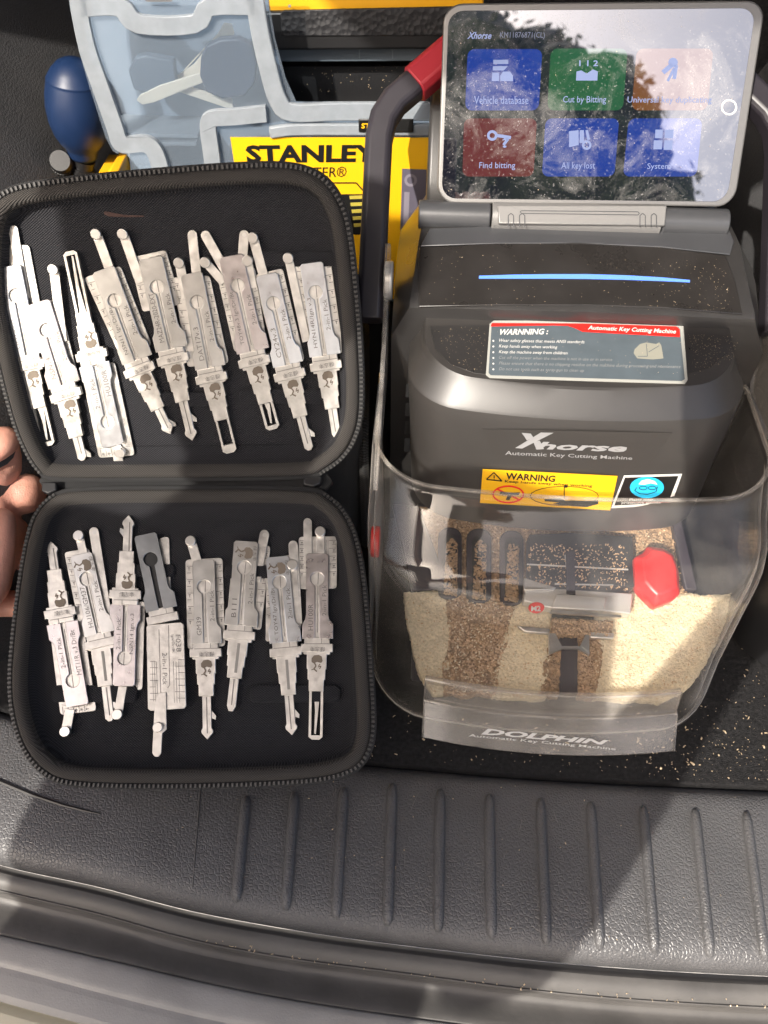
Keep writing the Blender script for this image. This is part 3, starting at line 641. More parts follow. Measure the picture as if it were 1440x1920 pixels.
        if emblem == 'blade':
            text('李志勤', pl, [K(-14, 11), K(14, 11), K(14, 1.5), K(-14, 1.5)] if False else [K(14, 10), K(-14, 10), K(-14, 1), K(14, 1)], h_p + 0.0012 if False else H + 0.0058, M_ink, th)
        else:
            slab('slot_groove', pl, [K(-2.6, 18), K(2.6, 18), K(2.6, 74), K(-2.6, 74)], H + 0.0036, H + 0.00375, M_inkl, th)
    if emblem == 'plate':
        hhb = hh
        emb(lambda a, b: L(b * 1.0 - 2, Lp - 22 + a * 1.0))
        text('李志勤', pl, [L(hw - 2, Lp - 36), L(hw - 2, Lp - 8), L(hw - 9, Lp - 8), L(hw - 9, Lp - 36)], hh, M_ink, th)
    return th

U, W = PL_LID, PL_LOW
pick(U, (19, 498), (56, 680), (93, 834), 'steel lock pick at the far left of the lid with a plain rounded arm', key=(28, 554), blade='slot', plate=M_mirror, arms=[((48, 560), (26, 431), 9)], scale=[[(-28, 458), (56, 459), (78, 575), (10, 660)]], txt='HU100(10cut)')
pick(U, (72, 566), (124.6, 735), (157, 862), 'mauve tinted lock pick low in the lid, second from the left', key=(87, 619), plate=M_mauve, knobs=[((118, 640), (102, 504), 9)], scale=[[(90, 563), (112, 562), (150, 715), (115, 725)]], txt='NSN14', hw=23, lift=0.0018)
pick(U, (213, 836), (175, 668), (133, 470), 'upside-down lock pick in the lid with its hollow blade pointing up', key=(203, 790), blade='slot', plate=M_mirror, knobs=[((218, 835), (227, 847), 8)], arms=[((218, 830), (225, 878), 9)], scale=[[(152, 690), (186, 858), (254, 853), (216, 678)]], txt='HU100R', flip=True, lift=0.001)
pick(U, (194, 504), (262, 688), (321, 813), 'slanting lock pick engraved NSN11 with a knob arm at its upper left, in the lid', key=(213, 564), blade='point', knobs=[((212, 520), (182, 438), 9)], scale=[[(158, 520), (227, 498), (285, 645), (236, 690)]], txt='NSN11 Ign/Dr/Bt', hw=22)
pick(U, (282, 483), (325, 668), (362, 825), 'lock pick engraved MAZ24R with a wide scale plate, in the lid', key=(294, 538), blade='point', knobs=[((264, 530), (232, 438), 9)], scale=[[(243, 483), (312, 468), (341, 570), (268, 585)]], txt='MAZ24R-2020-EXT', hw=23)
pick(U, (359, 512), (397, 703), (433, 847), 'lock pick engraved DAT17 with an open rectangular frame at its tip, in the lid', key=(366, 567), blade='frame', knobs=[((350, 560), (337, 492), 9)], arms=[((372, 540), (361, 440), 9)], scale=[[(324, 520), (394, 516), (430, 680), (352, 688)]], txt='DAT17v.3')
pick(U, (433, 479), (477, 672), (513, 803), 'lock pick engraved TOY48 with two splayed plain arms, in the lid', key=(446, 535), blade='slot', plate=M_mauve, knobs=[((420, 530), (386, 491), 8), ((475, 540), (465, 488), 8)], arms=[((430, 520), (386, 441), 9), ((454, 500), (458, 440), 9)], scale=[[(408, 520), (478, 500), (502, 650), (440, 660)]], txt='TOY48v.3 Ign/Dr/Bt', hw=23, lift=0.0006)
pick(U, (500, 514), (543, 697), (581, 843), 'lock pick engraved CY24 with a bright polished plate, second from the right in the lid', key=(511, 569), plate=M_mirror, knobs=[((498, 530), (475, 445), 9)], scale=[[(476, 516), (530, 502), (572, 675), (520, 690)]], txt='CY24v.3', blade='plain')
pick(U, (584, 492), (611, 680), (632, 821), 'rightmost lock pick in the lid, polished plate and long thin arm at its left', key=(590.5, 548), plate=M_mirror, blade='split', knobs=[((575, 640), (541, 483), 8)], scale=[[(549, 482), (618, 473), (645, 660), (588, 672)]], txt='HYN14R/Ign v.3', hw=22)
pick(W, (146, 1324), (116, 1154), (97, 1016), 'upside-down mauve lock pick engraved MIT11R at the left end of the lower row', key=(137, 1276), blade='point', plate=M_mauve, knobs=[((132, 1330), (124.5, 1372), 9)], scale=[[(92, 1165), (114, 1341), (182, 1333), (156, 1160)]], txt='MIT11R v.3 Dr/Bt', flip=True, hw=22)
pick(W, (152.6, 1039), (190, 1203), (208, 1353), 'pale lock pick with two arms on top, second from left in the lower row', key=(163, 1086), knobs=[((160, 1050), (149.5, 1006), 8)], arms=[((204, 1170), (177, 998), 9)], scale=[[(121, 1036), (168, 1028), (196, 1190), (150, 1180)]], txt='HU106/GM37', emblem='plate', blade='plain')
pick(W, (232.6, 1287), (237, 1120), (242.6, 967), 'upside-down lock pick in the lower row, third from left, grooved blade pointing up', key=(233, 1234), plate=M_mauve, blade='point', knobs=[((232, 1280), (222, 1340), 8)], scale=[[(210, 1130), (214, 1296), (268, 1294), (273, 1128)]], txt='NSN14 Ign v.3', flip=True, hw=21)
# the flipped one: dark plate above, its graduated scale plate towards the viewer below
p4 = pick(W, (273, 1002), (306, 1157), (296, 1418), 'lock pick lying face down, dark grey plate above a wide graduated scale plate', key=(283, 1049), plate=M_dkplate, holder=False, dark_hole=True, hw=22, knobs=[], arms=[], scale=[[(298, 1010), (318, 1006), (322, 1140), (312, 1142)]], tick=False)
hs = LIN + 0.0052
sp = slab('scale_plate', W, [(275, 1176), (280, 1172), (340, 1167), (345, 1171), (350, 1324), (346, 1329), (283, 1333), (278, 1329)], hs, hs + 0.0011, M_steel2, p4, bevel=0.0003)
mk = []
for k in range(7):
    y = 1240 + k * 12
    mk += [line((281, y), (292 + (k % 2) * 4, y), 1.1), line((334 - (k % 2) * 6, y - 3), (347, y - 3), 1.1)]
for x in (285, 289, 293): mk.append(line((x, 1240), (x + 3, 1315), 0.8))
for x in (325, 330, 335): mk.append(line((x, 1240), (x + 2, 1318), 0.8))
mk += pline([(298, 1180), (302, 1320)], 1.2) + pline([(316, 1172), (318, 1285), (314, 1290)], 1.2)
flat('scale_marks', W, mk, hs + 0.0012, M_ink, p4)
text('F038', W, [(338, 1190), (340, 1222), (331, 1222), (329, 1190)], hs + 0.00125, M_ink, p4)
text('Ign/Dr/Bt', W, [(326, 1190), (328, 1224), (322, 1224), (320, 1190)], hs + 0.00125, M_ink, p4)
text('2-in-1 Pick', W, [(313, 1224), (314, 1284), (305, 1284), (304, 1224)], hs + 0.00125, M_ink, p4)
ar = slab('arm', W, [(296, 1300), (312, 1298), (313, 1368), (305, 1375), (303, 1412), (298, 1419), (291, 1419), (286, 1412), (290, 1330)], hs + 0.0012, hs + 0.0022, M_steel2, p4, bevel=0.0002)
ck = W.un(297.6, 1364, hs + 0.0022); MB().cyl(ck, ck + W.n * 0.0034, 0.0031, 20).build('knob', M_knob, ar, bevel=0.0004)
pick(W, (382, 1050.5), (387, 1221), (390, 1387), 'lock pick engraved GM39 standing upright in the middle of the lower row', key=(383, 1100.6), blade='point', knobs=[((372, 1060), (359, 1016), 9)], scale=[[(348, 1050), (418, 1046), (423, 1212), (352, 1218)]], txt='GM39', hw=21)
pick(W, (462, 1015), (450, 1188), (433.6, 1334), 'lock pick engraved B111 with the emblem on its pale plate', key=(461, 1065), arms=[((480, 1090), (496, 1003), 9)], scale=[[(439, 1020), (508, 1024), (490, 1182), (424, 1172)]], txt='B111', emblem='plate', blade='split', hw=23)
pick(W, (520, 1044), (536, 1219), (548, 1379), 'lock pick engraved TOY47 with the emblem on a grey polished plate', key=(525, 1092), plate=M_mirror, knobs=[((553, 1120), (549, 1060.5), 8)], arms=[((558, 1170), (550, 1023), 9)], scale=[[(500, 1047), (548, 1040), (566, 1180), (498, 1205)]], txt='TOY47 Ign/Dr/Bt', emblem='plate', blade='point', hw=22)
pick(W, (595, 1038), (595, 1212), (592, 1387), 'rightmost lock pick of the lower row with a square graduated plate on top', key=(595, 1086), plate=M_mauve, blade='slot', knobs=[((601, 1060), (601, 998.5), 8)], arms=[((578, 1060), (577, 980), 8)], scale=[[(560, 1007), (632, 1006), (632, 1104), (560, 1105)]], txt='HU100R', hw=21)

# ------------------------------------------------------------------ key cutting machine
YAW = R_(3.3)
MR = Vector((math.cos(YAW), -math.sin(YAW), 0)); MF = Vector((math.sin(YAW), math.cos(YAW), 0)); MZ = Vector((0, 0, 1))
M0 = Vector((0.115, 0.235, 0.0))
def mp(x, f, z): return M0 + MR * x + MF * f + MZ * z
def mplane(f1, z1, f2, z2): return Plane(mp(0, f1, z1), MR, MF * (f2 - f1) + MZ * (z2 - z1))
class Curved(Plane):
    """a plane that bows back towards its ends, like the machine's rounded front"""
    def __init__(s, pl, b, half): s.o, s.u, s.v, s.n = pl.o, pl.u, pl.v, pl.n; s.b, s.half = b, half
    def un(s, px, py, h=0.0):
        d = ray(px, py); o = s.o + s.n * h; sh = 0
        for _ in range(8):
            p = CAMP + d * ((o + MF * sh - CAMP).dot(s.n) / d.dot(s.n)); sh = s.b * ((p - M0).dot(MR) / s.half) ** 2
        return p
def upath(half, ff, fb, r, bulge, z, zf=None):
    pts = []
    for k in range(6): pts.append((-half, fb + (ff + r - fb) * k / 5 + bulge * k / 5))
    for k in range(1, 9):
        a = math.pi + math.pi / 2 * k / 9; pts.append((-half + r + r * math.cos(a), ff + r + r * math.sin(a)))
    for k in range(13): pts.append((-half + r + (2 * half - 2 * r) * k / 12, ff))
    for k in range(1, 9):
        a = 1.5 * math.pi + math.pi / 2 * k / 9; pts.append((half - r + r * math.cos(a), ff + r + r * math.sin(a)))
    for k in range(6): pts.append((half, ff + r + (fb - ff - r) * k / 5 + bulge * (5 - k) / 5))
    out = []
    for i, (x, f) in enumerate(pts):
        if 6 <= i < len(pts) - 6: f += bulge * (x / half) ** 2
        out.append((x, f, z if zf is None else zf(f)))
    return out
mach = thing('key_cutting_machine', 'dark grey automatic key cutting machine with clear front cover, tilted tablet and carry handle', 'key cutter', mp(0, 0.12, 0))
# --- body: sections from the front frame back
secs = [(0.205, 0.110, 0.2200, 0.122, 0.196), (0.208, 0.1098, 0.2222, 0.122, 0.198), (0.255, 0.106, 0.2390, 0.1215, 0.218), (0.272, 0.104, 0.2425, 0.121, 0.221), (0.300, 0.103, 0.2425, 0.120, 0.220), (0.345, 0.100, 0.228, 0.117, 0.20), (0.372, 0.092, 0.175, 0.108, 0.15), (0.374, 0.09, 0.0, 0.106, 0.0)]
vs = []; fs = []
for f, wt, zt, wd, zc in secs:
    vs += [mp(x, f, z) for x, z in ((-wd, 0.0), (-wd, zc * 0.5), (-wd, zc), (-wt, zt), (0, zt + 0.0015), (wt + 0.006, zt), (wd + 0.009, zc - 0.004), (wd + 0.009, zc * 0.5), (wd + 0.009, 0.0))]
for j in range(len(secs) - 1):
    for i in range(8): fs.append((j * 9 + i, j * 9 + i + 1, (j + 1) * 9 + i + 1, (j + 1) * 9 + i))
fs.append(tuple(range(9)))
body = mesh('body', vs, fs, M_body, mach, bevel=0.0016, seg=3, angle=20)
# recessed reveal above the hood
PNL = mplane(0.2085, 0.2224, 0.2545, 0.2388)
slab('top_panel', PNL, [(786, 465), (930, 459), (1090, 459), (1240, 466), (1360, 481), (1378, 530), (1392, 591), (1240, 579), (1100, 574), (940, 574), (785, 577), (784, 520)], 0.0004, 0.0016, M_gloss, mach, bevel=0.0006)
top = top
slab('top_strip', mplane(0.255, 0.2393, 0.272, 0.2428), [(806, 430), (930, 426), (1240, 428), (1367, 434), (1376, 455), (1368, 479), (1240, 465), (1090, 458), (930, 458), (788, 463)], 0.0002, 0.0012, M_body2, mach, bevel=0.0005)
led = [(898, 518), (960, 516), (1030, 515), (1100, 515), (1170, 517), (1240, 521), (1293, 526), (1293, 530), (1240, 527.5), (1170, 525), (1100, 523.5), (1030, 523), (960, 523), (898, 523)]
slab('light_strip', PNL, led, 0.0014, 0.0020, M_led, mach)
# --- hood block that overhangs the work space
HL = [(0.090, 0.1015, 0.126, 0.030, 0.013), (0.0935, 0.105, 0.1225, 0.030, 0.013), (0.100, 0.106, 0.1230, 0.031, 0.013), (0.150, 0.1085, 0.130, 0.032, 0.0125), (0.183, 0.1105, 0.1335, 0.033, 0.012), (0.1895, 0.1108, 0.1350, 0.033, 0.012), (0.1915, 0.1102, 0.1362, 0.033, 0.012), (0.2035, 0.1025, 0.1480, 0.032, 0.010), (0.2045, 0.1005, 0.1498, 0.031, 0.0095)]
vs = []; fs = []
zled = lambda f: 0.2045 + (f - 0.150) / 0.055 * 0.0075
for i, (z, half, ff, r, b) in enumerate(HL):
    vs += [mp(p[0] + 0.0015, p[1], p[2]) for p in upath(half, ff, 0.207, r, b, z, zled if i == len(HL) - 1 else None)]
npth = len(upath(0.1, 0.1, 0.2, 0.03, 0.01, 0))
for j in range(len(HL) - 1):
    for i in range(npth - 1): fs.append((j * npth + i, j * npth + i + 1, (j + 1) * npth + i + 1, (j + 1) * npth + i))
fs += [tuple(range(npth)), tuple(range((len(HL) - 1) * npth, len(HL) * npth))]
hood = mesh('hood', vs, fs, M_front, mach, angle=16)
for k in range(4):
    z = 0.165 - k * 0.018
    MB().prism([mp(-0.1105, 0.178, z), mp(-0.1105, 0.192, z), mp(-0.1105, 0.192, z - 0.010)], [mp(-0.1065, 0.178, z), mp(-0.1065, 0.192, z), mp(-0.1065, 0.192, z - 0.010)]).build('side_vent', M_black, hood)
LEDGE = mplane(0.150, 0.2045, 0.205, 0.212)
# matte sheet of the hood top, a touch darker than the shell
slab('hood_top_panel', LEDGE, [(806, 612), (900, 610), (1100, 612), (1330, 626), (1372, 634), (1362, 665), (1330, 690), (1270, 706), (1200, 715), (1090, 718), (980, 712), (890, 700), (845, 684), (816, 655)], -0.0002, 0.0004, M_body, mach)
HF = Curved(mplane(0.1245, 0.100, 0.1335, 0.1925), 0.0126, 0.1035)
# raised trapezoid with the maker's mark
gridquad('logo_panel', HF, [(905, 805), (1260, 812), (1205, 886), (938, 872)], 16, 3, 0.0006, M_front, mach)
flat('maker_mark', HF, [[(966, 840), (979, 841), (1038, 811.5), (1014, 811)], [(978, 811.5), (995, 813), (1000, 820), (988, 826), (983, 818)], [(1000, 829), (1012, 826), (1020, 842), (1006, 843)]], 0.0010, M_silverp, mach)
text('horse', HF, [(1005, 828), (1178, 833), (1173, 848), (1004, 842)], 0.0010, M_silverp, mach, bold=0.035, italic=0.25)
text('Automatic Key Cutting Machine', HF, [(948, 845.5), (1186, 856), (1185, 864), (947, 855)], 0.0010, M_silverp, mach, bold=0.006)
# yellow warning sticker
ws = gridquad('warning_sticker', HF, [(905, 880), (1158, 893), (1144, 957), (900, 943)], 16, 4, 0.0011, M_yel2, mach)
text('WARNING', HF, [(949, 886), (1042, 892), (1040, 904), (948, 899)], 0.0014, M_blk, ws, bold=0.03)
text('Keep hands away when working', HF, [(947, 900), (1111, 909), (1110, 915), (946, 906)], 0.0014, M_blk, ws, bold=0.015)
flat('hazard_symbol', HF, pline([(912, 899), (926, 886), (941, 902)], 2.2, True) + [line((926.5, 891), (926.5, 897), 2)] + [circ(926.5, 899.5, 1.2, n=8)], 0.0014, M_blk, ws)
flat('prohibition_ring', HF, ring(953, 927, 30, 3.2, ry=17) + [line((932, 917), (975, 938), 3)], 0.0014, M_stkred, ws)
flat('hand_symbol', HF, [[(938, 921), (960, 924), (975, 923), (972, 929), (960, 929), (955, 938), (948, 937), (952, 929), (937, 927)]], 0.00145, M_blk, ws)
flat('hand_symbol', HF, [[(1020, 936), (1050, 934), (1060, 939), (1122, 938), (1122, 945), (1100, 951), (1060, 948), (1036, 945), (1048, 942), (1022, 940)], line((1058, 912), (1058, 934), 1.6), line((1058, 912), (1064, 912), 5)] + pline(circ(1058, 930, 64, 18, n=22), 1.2, True), 0.00145, M_blk, ws)
# safety glasses sticker
gs = gridquad('glasses_sticker', HF, [(1170, 892), (1279, 889), (1258, 947), (1146, 953)], 10, 4, 0.0011, M_white, mach)
gridquad('sticker_field', HF, [(1172, 896), (1272, 893), (1253, 942), (1152, 948)], 10, 4, 0.0014, M_blk, gs)
flat('blue_disc', HF, [circ(1213, 914, 32, 20, n=24)], 0.0017, M_cyan, gs)
flat('face_symbol', HF, [[(1197, 908), (1203, 901), (1215, 898), (1228, 902), (1233, 909), (1220, 906), (1208, 909)]], 0.0019, M_white, gs)
flat('face_symbol', HF, ring(1206, 915, 8, 1.3, 14, 4) + ring(1223, 915, 8, 1.3, 14, 4) + pline([(1194, 914), (1190, 920), (1200, 926), (1214, 927), (1230, 922), (1233, 912)], 1.3), 0.0019, M_blk, gs)
text('Please wear', HF, [(1181, 934), (1226, 934), (1225, 939), (1180, 939.5)], 0.0019, M_white, gs, bold=0.01)
text('protective glasses', HF, [(1166, 940.5), (1239, 940), (1238, 945), (1165, 946)], 0.0019, M_white, gs, bold=0.01)
# instruction sticker on the hood top
ist = slab('instruction_sticker', LEDGE, [(926, 602), (1100, 602.5), (1272, 608.5), (1281, 613), (1289, 713), (1284, 720), (1100, 715), (918, 709), (911, 703), (918, 608)], 0.0003, 0.0008, mat('sticker_border', (0.36, 0.36, 0.33), 0.45), mach)
flat('sticker_field', LEDGE, [[(922, 606), (1100, 607), (1272, 613), (1275, 618), (1284, 711), (1278, 714.5), (1100, 709), (920, 703.5), (916, 699)]], 0.0010, M_stk, ist)
flat('red_banner', LEDGE, [[(922, 605.5), (1100, 606.5), (1268, 612), (1274, 617), (1275, 632), (1092, 622), (1080, 616), (1065, 611), (1040, 610), (920, 612)]], 0.00115, M_stkred, ist)
text('Automatic Key Cutting Machine', LEDGE, [(1103, 610), (1268, 617.5), (1267, 628), (1102, 620)], 0.0013, M_white, ist, bold=0.02, italic=0.2)
text('WARNNING :', LEDGE, [(938, 617), (1028, 616), (1028, 627), (936, 628)], 0.0013, M_white, ist, bold=0.03, italic=0.2)
for i, (s, x1) in enumerate((('Wear safety glasses that meets ANSI standards', 1096), ('Keep hands away when working', 1045), ('Keep the machine away from children', 1064), ('Cut off the power when the machine is not in use or in service', 1148), ('Please ensure that there is no chipping residue on the machine during processing and maintenance', 1276), ('Do not use tools such as spray gun to clean up', 1095))):
    y = 635 + i * 10.7; sk = (x1 - 936) * 0.02
    text(s, LEDGE, [(936, y), (x1, y + sk), (x1, y + sk + 7.5), (935, y + 7.5)], 0.0013, M_whitd if i > 2 else M_white, ist, italic=0.2)
    flat('bullet', LEDGE, [circ(925, y + 4, 1.8, n=8)], 0.0013, M_white, ist)
flat('machine_picture', LEDGE, [[(1190, 655), (1200, 645), (1212, 642), (1230, 645), (1236, 642), (1240, 648), (1244, 672), (1225, 674), (1195, 672), (1188, 662)]], 0.0013, mat('print_beige', (0.26, 0.255, 0.21), 0.5), ist)
flat('machine_picture', LEDGE, pline([(1212, 645), (1214, 668), (1196, 668)], 1.2) + pline([(1216, 660), (1236, 648)], 1.2), 0.0015, M_stk, ist)
# --- hinge barrel and hinge plate
hz, hf = 0.2455, 0.2775
MB().cyl(mp(-0.107, hf, hz), mp(-0.0575, hf, hz), 0.0098, 28).build('hinge_barrel', M_body2, mach, bevel=0.001)
MB().cyl(mp(0.0595, hf, hz), mp(0.1045, hf, hz), 0.0098, 28).build('hinge_barrel', M_body2, mach, bevel=0.001)
hb = MB().cyl(mp(-0.0565, hf, hz), mp(0.0585, hf, hz), 0.0108, 28)
hpl = hb.build('hinge_plate', M_hinge, mach, bevel=0.0006)
HP = mplane(0.2665, 0.2495, 0.2775, 0.2595)
slab('hinge_flap', HP, [(932, 388), (1248, 388), (1244, 426), (934, 422)], -0.002, 0.0015, M_hinge, mach, bevel=0.0008)
gv = []
for x in (958, 979, 1205, 1226): gv += pline([(x - 5, 426), (x - 5, 404), (x, 400), (x + 5, 404), (x + 5, 426)], 1.8)
gv += pline([(978, 395), (1196, 397), (1199, 400), (1196, 403), (978, 400), (975, 397)], 1.6, True)
flat('groove', HP, gv, 0.0017, M_body2, hpl)
# --- rear housing that rises behind the tablet
rp = [(0.299, 0.240), (0.306, 0.258), (0.340, 0.292), (0.364, 0.296), (0.3735, 0.24)]
MB().prism([mp(-0.1025, f, z) for f, z in rp], [mp(0.1045, f, z) for f, z in rp]).build('rear_housing', M_body, mach, bevel=0.003, seg=3)
# --- tablet
TB = mplane(0.278, 0.256, 0.334, 0.358)
TQ = [(832, 12), (1427, 6), (1369, 388), (819, 381)]
tab = thing('tablet', None, None, mp(0.005, 0.30, 0.30)); del tab['label']; del tab['category']; tab.parent = mach; tab.location = mp(0.005, 0.30, 0.30) - mach.location
def tq(q, ins, rad, n=7):
    wpx, hpx = 590, 372; o = []
    for x, y in rrect(wpx - 2 * ins, hpx - 2 * ins, rad, n): o.append(bil(q, 0.5 + x / wpx, 0.5 + y / hpx))
    return o
slab('tablet_shell', TB, tq(TQ, 0, 36), -0.009, -0.0002, M_silver, tab, bevel=0.0012, seg=3)
slab('glass', TB, tq(TQ, 9, 29), -0.0012, 0.0, M_glass, tab, bevel=0.0002)
def tile(q, m, name='app_tile'):
    o = []
    for x, y in rrect(142, 112, 13, 5): o.append(bil(q, 0.5 + x / 142, 0.5 + y / 112))
    return flat(name, TB, [o], 0.00012, m, tab)
tile([(877, 92), (1017, 92), (1010, 207), (872, 207)], M_tile['blue']); tile([(1033, 91), (1177, 91), (1168, 207), (1026, 207)], M_tile['green']); tile([(1194, 91), (1338, 91), (1326, 207), (1184, 207)], M_tile['orange'])
tile([(870, 222), (1007, 222), (1000, 331), (867, 331)], M_tile['red']); tile([(1023, 222), (1161, 222), (1152, 331), (1016, 331)], M_tile['blue']); tile([(1179, 222), (1317, 222), (1306, 331), (1168, 331)], M_tile['blue'])
hi = 0.00022
flat('database_icon', TB, [[(925, 112), (953, 112), (953, 120), (925, 120)], [(924, 124), (952, 124), (945, 132), (924, 132)], [(923, 136), (936, 136), (936, 152), (922, 152)], [(938, 142), (943, 134), (956, 134), (962, 142), (962, 152), (938, 152)]], hi, M_icon, tab)
text('1 1 2', TB, [(1086, 113), (1122, 113), (1121, 124), (1086, 124)], hi, M_icon, tab, bold=0.02)
flat('bitting_icon', TB, [[(1081, 134), (1090, 132), (1100, 138), (1112, 130), (1121, 134), (1120, 151), (1080, 151)]], hi, M_icon, tab)
flat('key_icon', TB, [circ(1262, 117, 9, n=12), line((1262, 120), (1243, 136), 9), line((1268, 122), (1264, 148), 7), line((1264, 128), (1252, 152), 5)], hi, M_icon, tab)
flat('unknown_key_icon', TB, ring(923, 254, 10, 5, 16) + [line((932, 254), (958, 258), 6), line((950, 258), (952, 264), 5)], hi, M_icon, tab)
text('?', TB, [(942, 259), (954, 259), (953, 277), (941, 277)], hi, M_icon, tab, bold=0.03)
flat('keys_lost_icon', TB, [[(1067, 246), (1085, 244), (1085, 272), (1067, 276)], line((1091, 244), (1091, 268), 8), line((1100, 244), (1104, 262), 5)] + ring(1100, 272, 9, 4, 16), hi, M_icon, tab)
flat('system_icon', TB, [[(1229, 243), (1243, 243), (1242, 259), (1228, 259)], [(1247, 243), (1263, 243), (1262, 259), (1246, 259)], [(1226, 263), (1242, 263), (1241, 280), (1225, 280)], [(1246, 263), (1262, 263), (1260, 281), (1244, 281)]], hi, M_icon, tab)
for s, q in (('Vehicle database', [(889, 180), (991, 180), (991, 195), (889, 195)]), ('Cut by Bitting', [(1056, 180), (1137, 180), (1136, 196), (1055, 196)]), ('Universal key duplicating', [(1177, 181), (1335, 181), (1334, 196), (1176, 196)]),
             ('Find bitting', [(899, 304), (966, 304), (966, 319), (898, 319)]), ('All key lost', [(1053, 304), (1116, 304), (1115, 320), (1052, 320)]), ('System', [(1214, 306), (1258, 306), (1257, 320), (1213, 320)])):
    text(s, TB, q, hi, M_icon, tab, bold=0.004)
text('Xhorse', TB, [(877, 60), (922, 60), (921, 73), (876, 73)], hi, M_icon, tab, bold=0.02, italic=0.3)
text('KM11876871(CL)', TB, [(938, 60), (1022, 60), (1021, 74), (937, 74)], hi, mat('screen_dim_text', (0.02, 0.02, 0.03), 0.3, emit=((0.12, 0.14, 0.2), 0.6)), tab)
flat('home_button', TB, ring(1367, 201, 15, 3.2, 28), hi, M_white, tab)
# --- carry handle
Dv = (MF * 0.113 + MZ * 0.092).normalized(); HN = MR.cross(Dv)
HO = mp(0, 0.212, 0.203)
def hsweep(pts, wa, wb, name, m, **kw):
    secs_ = []; P = [Vector(p) for p in pts]
    for i, p in enumerate(P):
        d0 = (P[i] - P[i - 1]).normalized() if i else (P[1] - P[0]).normalized(); d1 = (P[i + 1] - P[i]).normalized() if i < len(P) - 1 else d0
        t = (d0 + d1).normalized(); nn = Vector((t.y, -t.x)); k = 1 / max(0.5, t.dot(d1)); c = HO + MR * p.x + Dv * p.y
        a = (MR * nn.x + Dv * nn.y) * k
        cc = 0.35
        secs_.append([c + a * wa * x + HN * wb * y for x, y in ((-1, -1 + cc), (-1 + cc, -1), (1 - cc, -1), (1, -1 + cc), (1, 1 - cc), (1 - cc, 1), (-1 + cc, 1), (-1, 1 - cc))])
    vs = [p for s in secs_ for p in s]; n = 8; N = len(secs_)
    fs = [(j * n + k, j * n + (k + 1) % n, (j + 1) * n + (k + 1) % n, (j + 1) * n + k) for j in range(N - 1) for k in range(n)] + [tuple(range(n)), tuple(range((N - 1) * n, N * n))]
    return mesh(name, vs, fs, m, mach, bevel=0.0012, seg=2, angle=25, **kw)
half_path = [(-0.137, 0.0), (-0.1365, 0.125), (-0.134, 0.140), (-0.127, 0.152), (-0.075, 0.200), (-0.060, 0.206)]
hsweep(half_path + [(-x, y) for x, y in reversed(half_path)], 0.0092, 0.0090, 'handle', M_handle)
gpath = [(-0.114, 0.164), (-0.075, 0.200), (-0.060, 0.206)]
hsweep(gpath + [(0.060, 0.206), (0.072, 0.202)], 0.0108, 0.0105, 'handle_grip', M_red)
for s in (-1, 1):
    MB().cyl(mp(s * 0.1225 + (0.009 if s > 0 else 0), 0.232, 0.222), mp(s * 0.1285 + (0.009 if s > 0 else 0), 0.232, 0.222), 0.013, 28).build('pivot_washer', M_clamp, mach, bevel=0.001)
    MB().cyl(mp(s * 0.1455, 0.226, 0.214), mp(s * 0.1475, 0.226, 0.214), 0.014, 24).build('pivot_cap', M_handle, mach, bevel=0.0008)
# --- clear cover
CL = [(0.002, 0.1235, 0.012, 0.040, 0.014), (0.010, 0.1240, 0.0135, 0.040, 0.014), (0.040, 0.1250, 0.023, 0.040, 0.014), (0.090, 0.1275, 0.033, 0.041, 0.014), (0.112, 0.1285, 0.0365, 0.042, 0.014), (0.1215, 0.1288, 0.040, 0.042, 0.0135), (0.1285, 0.1290, 0.046, 0.042, 0.013), (0.1345, 0.1290, 0.054, 0.045, 0.0125), (0.142, 0.1290, 0.066, 0.044, 0.012), (0.152, 0.1290, 0.079, 0.042, 0.011), (0.160, 0.1288, 0.088, 0.040, 0.010), (0.164, 0.1285, 0.091, 0.040, 0.010)]
vs = []; fs = []
cofs = lambda z: -0.0035 * (1 - z / 0.16)
for z, half, ff, r, b in CL: vs += [mp(p[0] + cofs(z), p[1], p[2]) for p in upath(half, ff, 0.204, r, b, z)]
for j in range(len(CL) - 1):
    for i in range(npth - 1): fs.append((j * npth + i, j * npth + i + 1, (j + 1) * npth + i + 1, (j + 1) * npth + i))
cover = mesh('clear_cover', vs, fs, M_clear, mach, solid=0.004, angle=60)
lipp = [mp(*p) for p in upath(0.1285, 0.091, 0.204, 0.040, 0.010, 0.1645)]
MB().tube(lipp, 0.0014, 8).build('cover_rim', M_cyl, cover)
botp = [mp(p[0] - 0.0035, p[1], p[2]) for p in upath(0.1235, 0.012, 0.204, 0.040, 0.014, 0.002)]
MB().tube(botp, 0.0014, 8).build('cover_rim', M_cyl, cover)
for s in (-1, 1):   # side arms that reach back to the pivots
    prof = [(0.094, 0.160), (0.108, 0.172), (0.150, 0.186), (0.190, 0.203), (0.214, 0.222), (0.222, 0.243), (0.236, 0.248), (0.246, 0.240), (0.247, 0.215), (0.225, 0.180), (0.204, 0.158)]
    a = [mp(-0.1245 if s < 0 else 0.1335, f, z) for f, z in prof]; MB().prism(a, [p + MR * s * 0.0032 for p in a]).build('cover_arm', M_cyl, cover, bevel=0.0006)
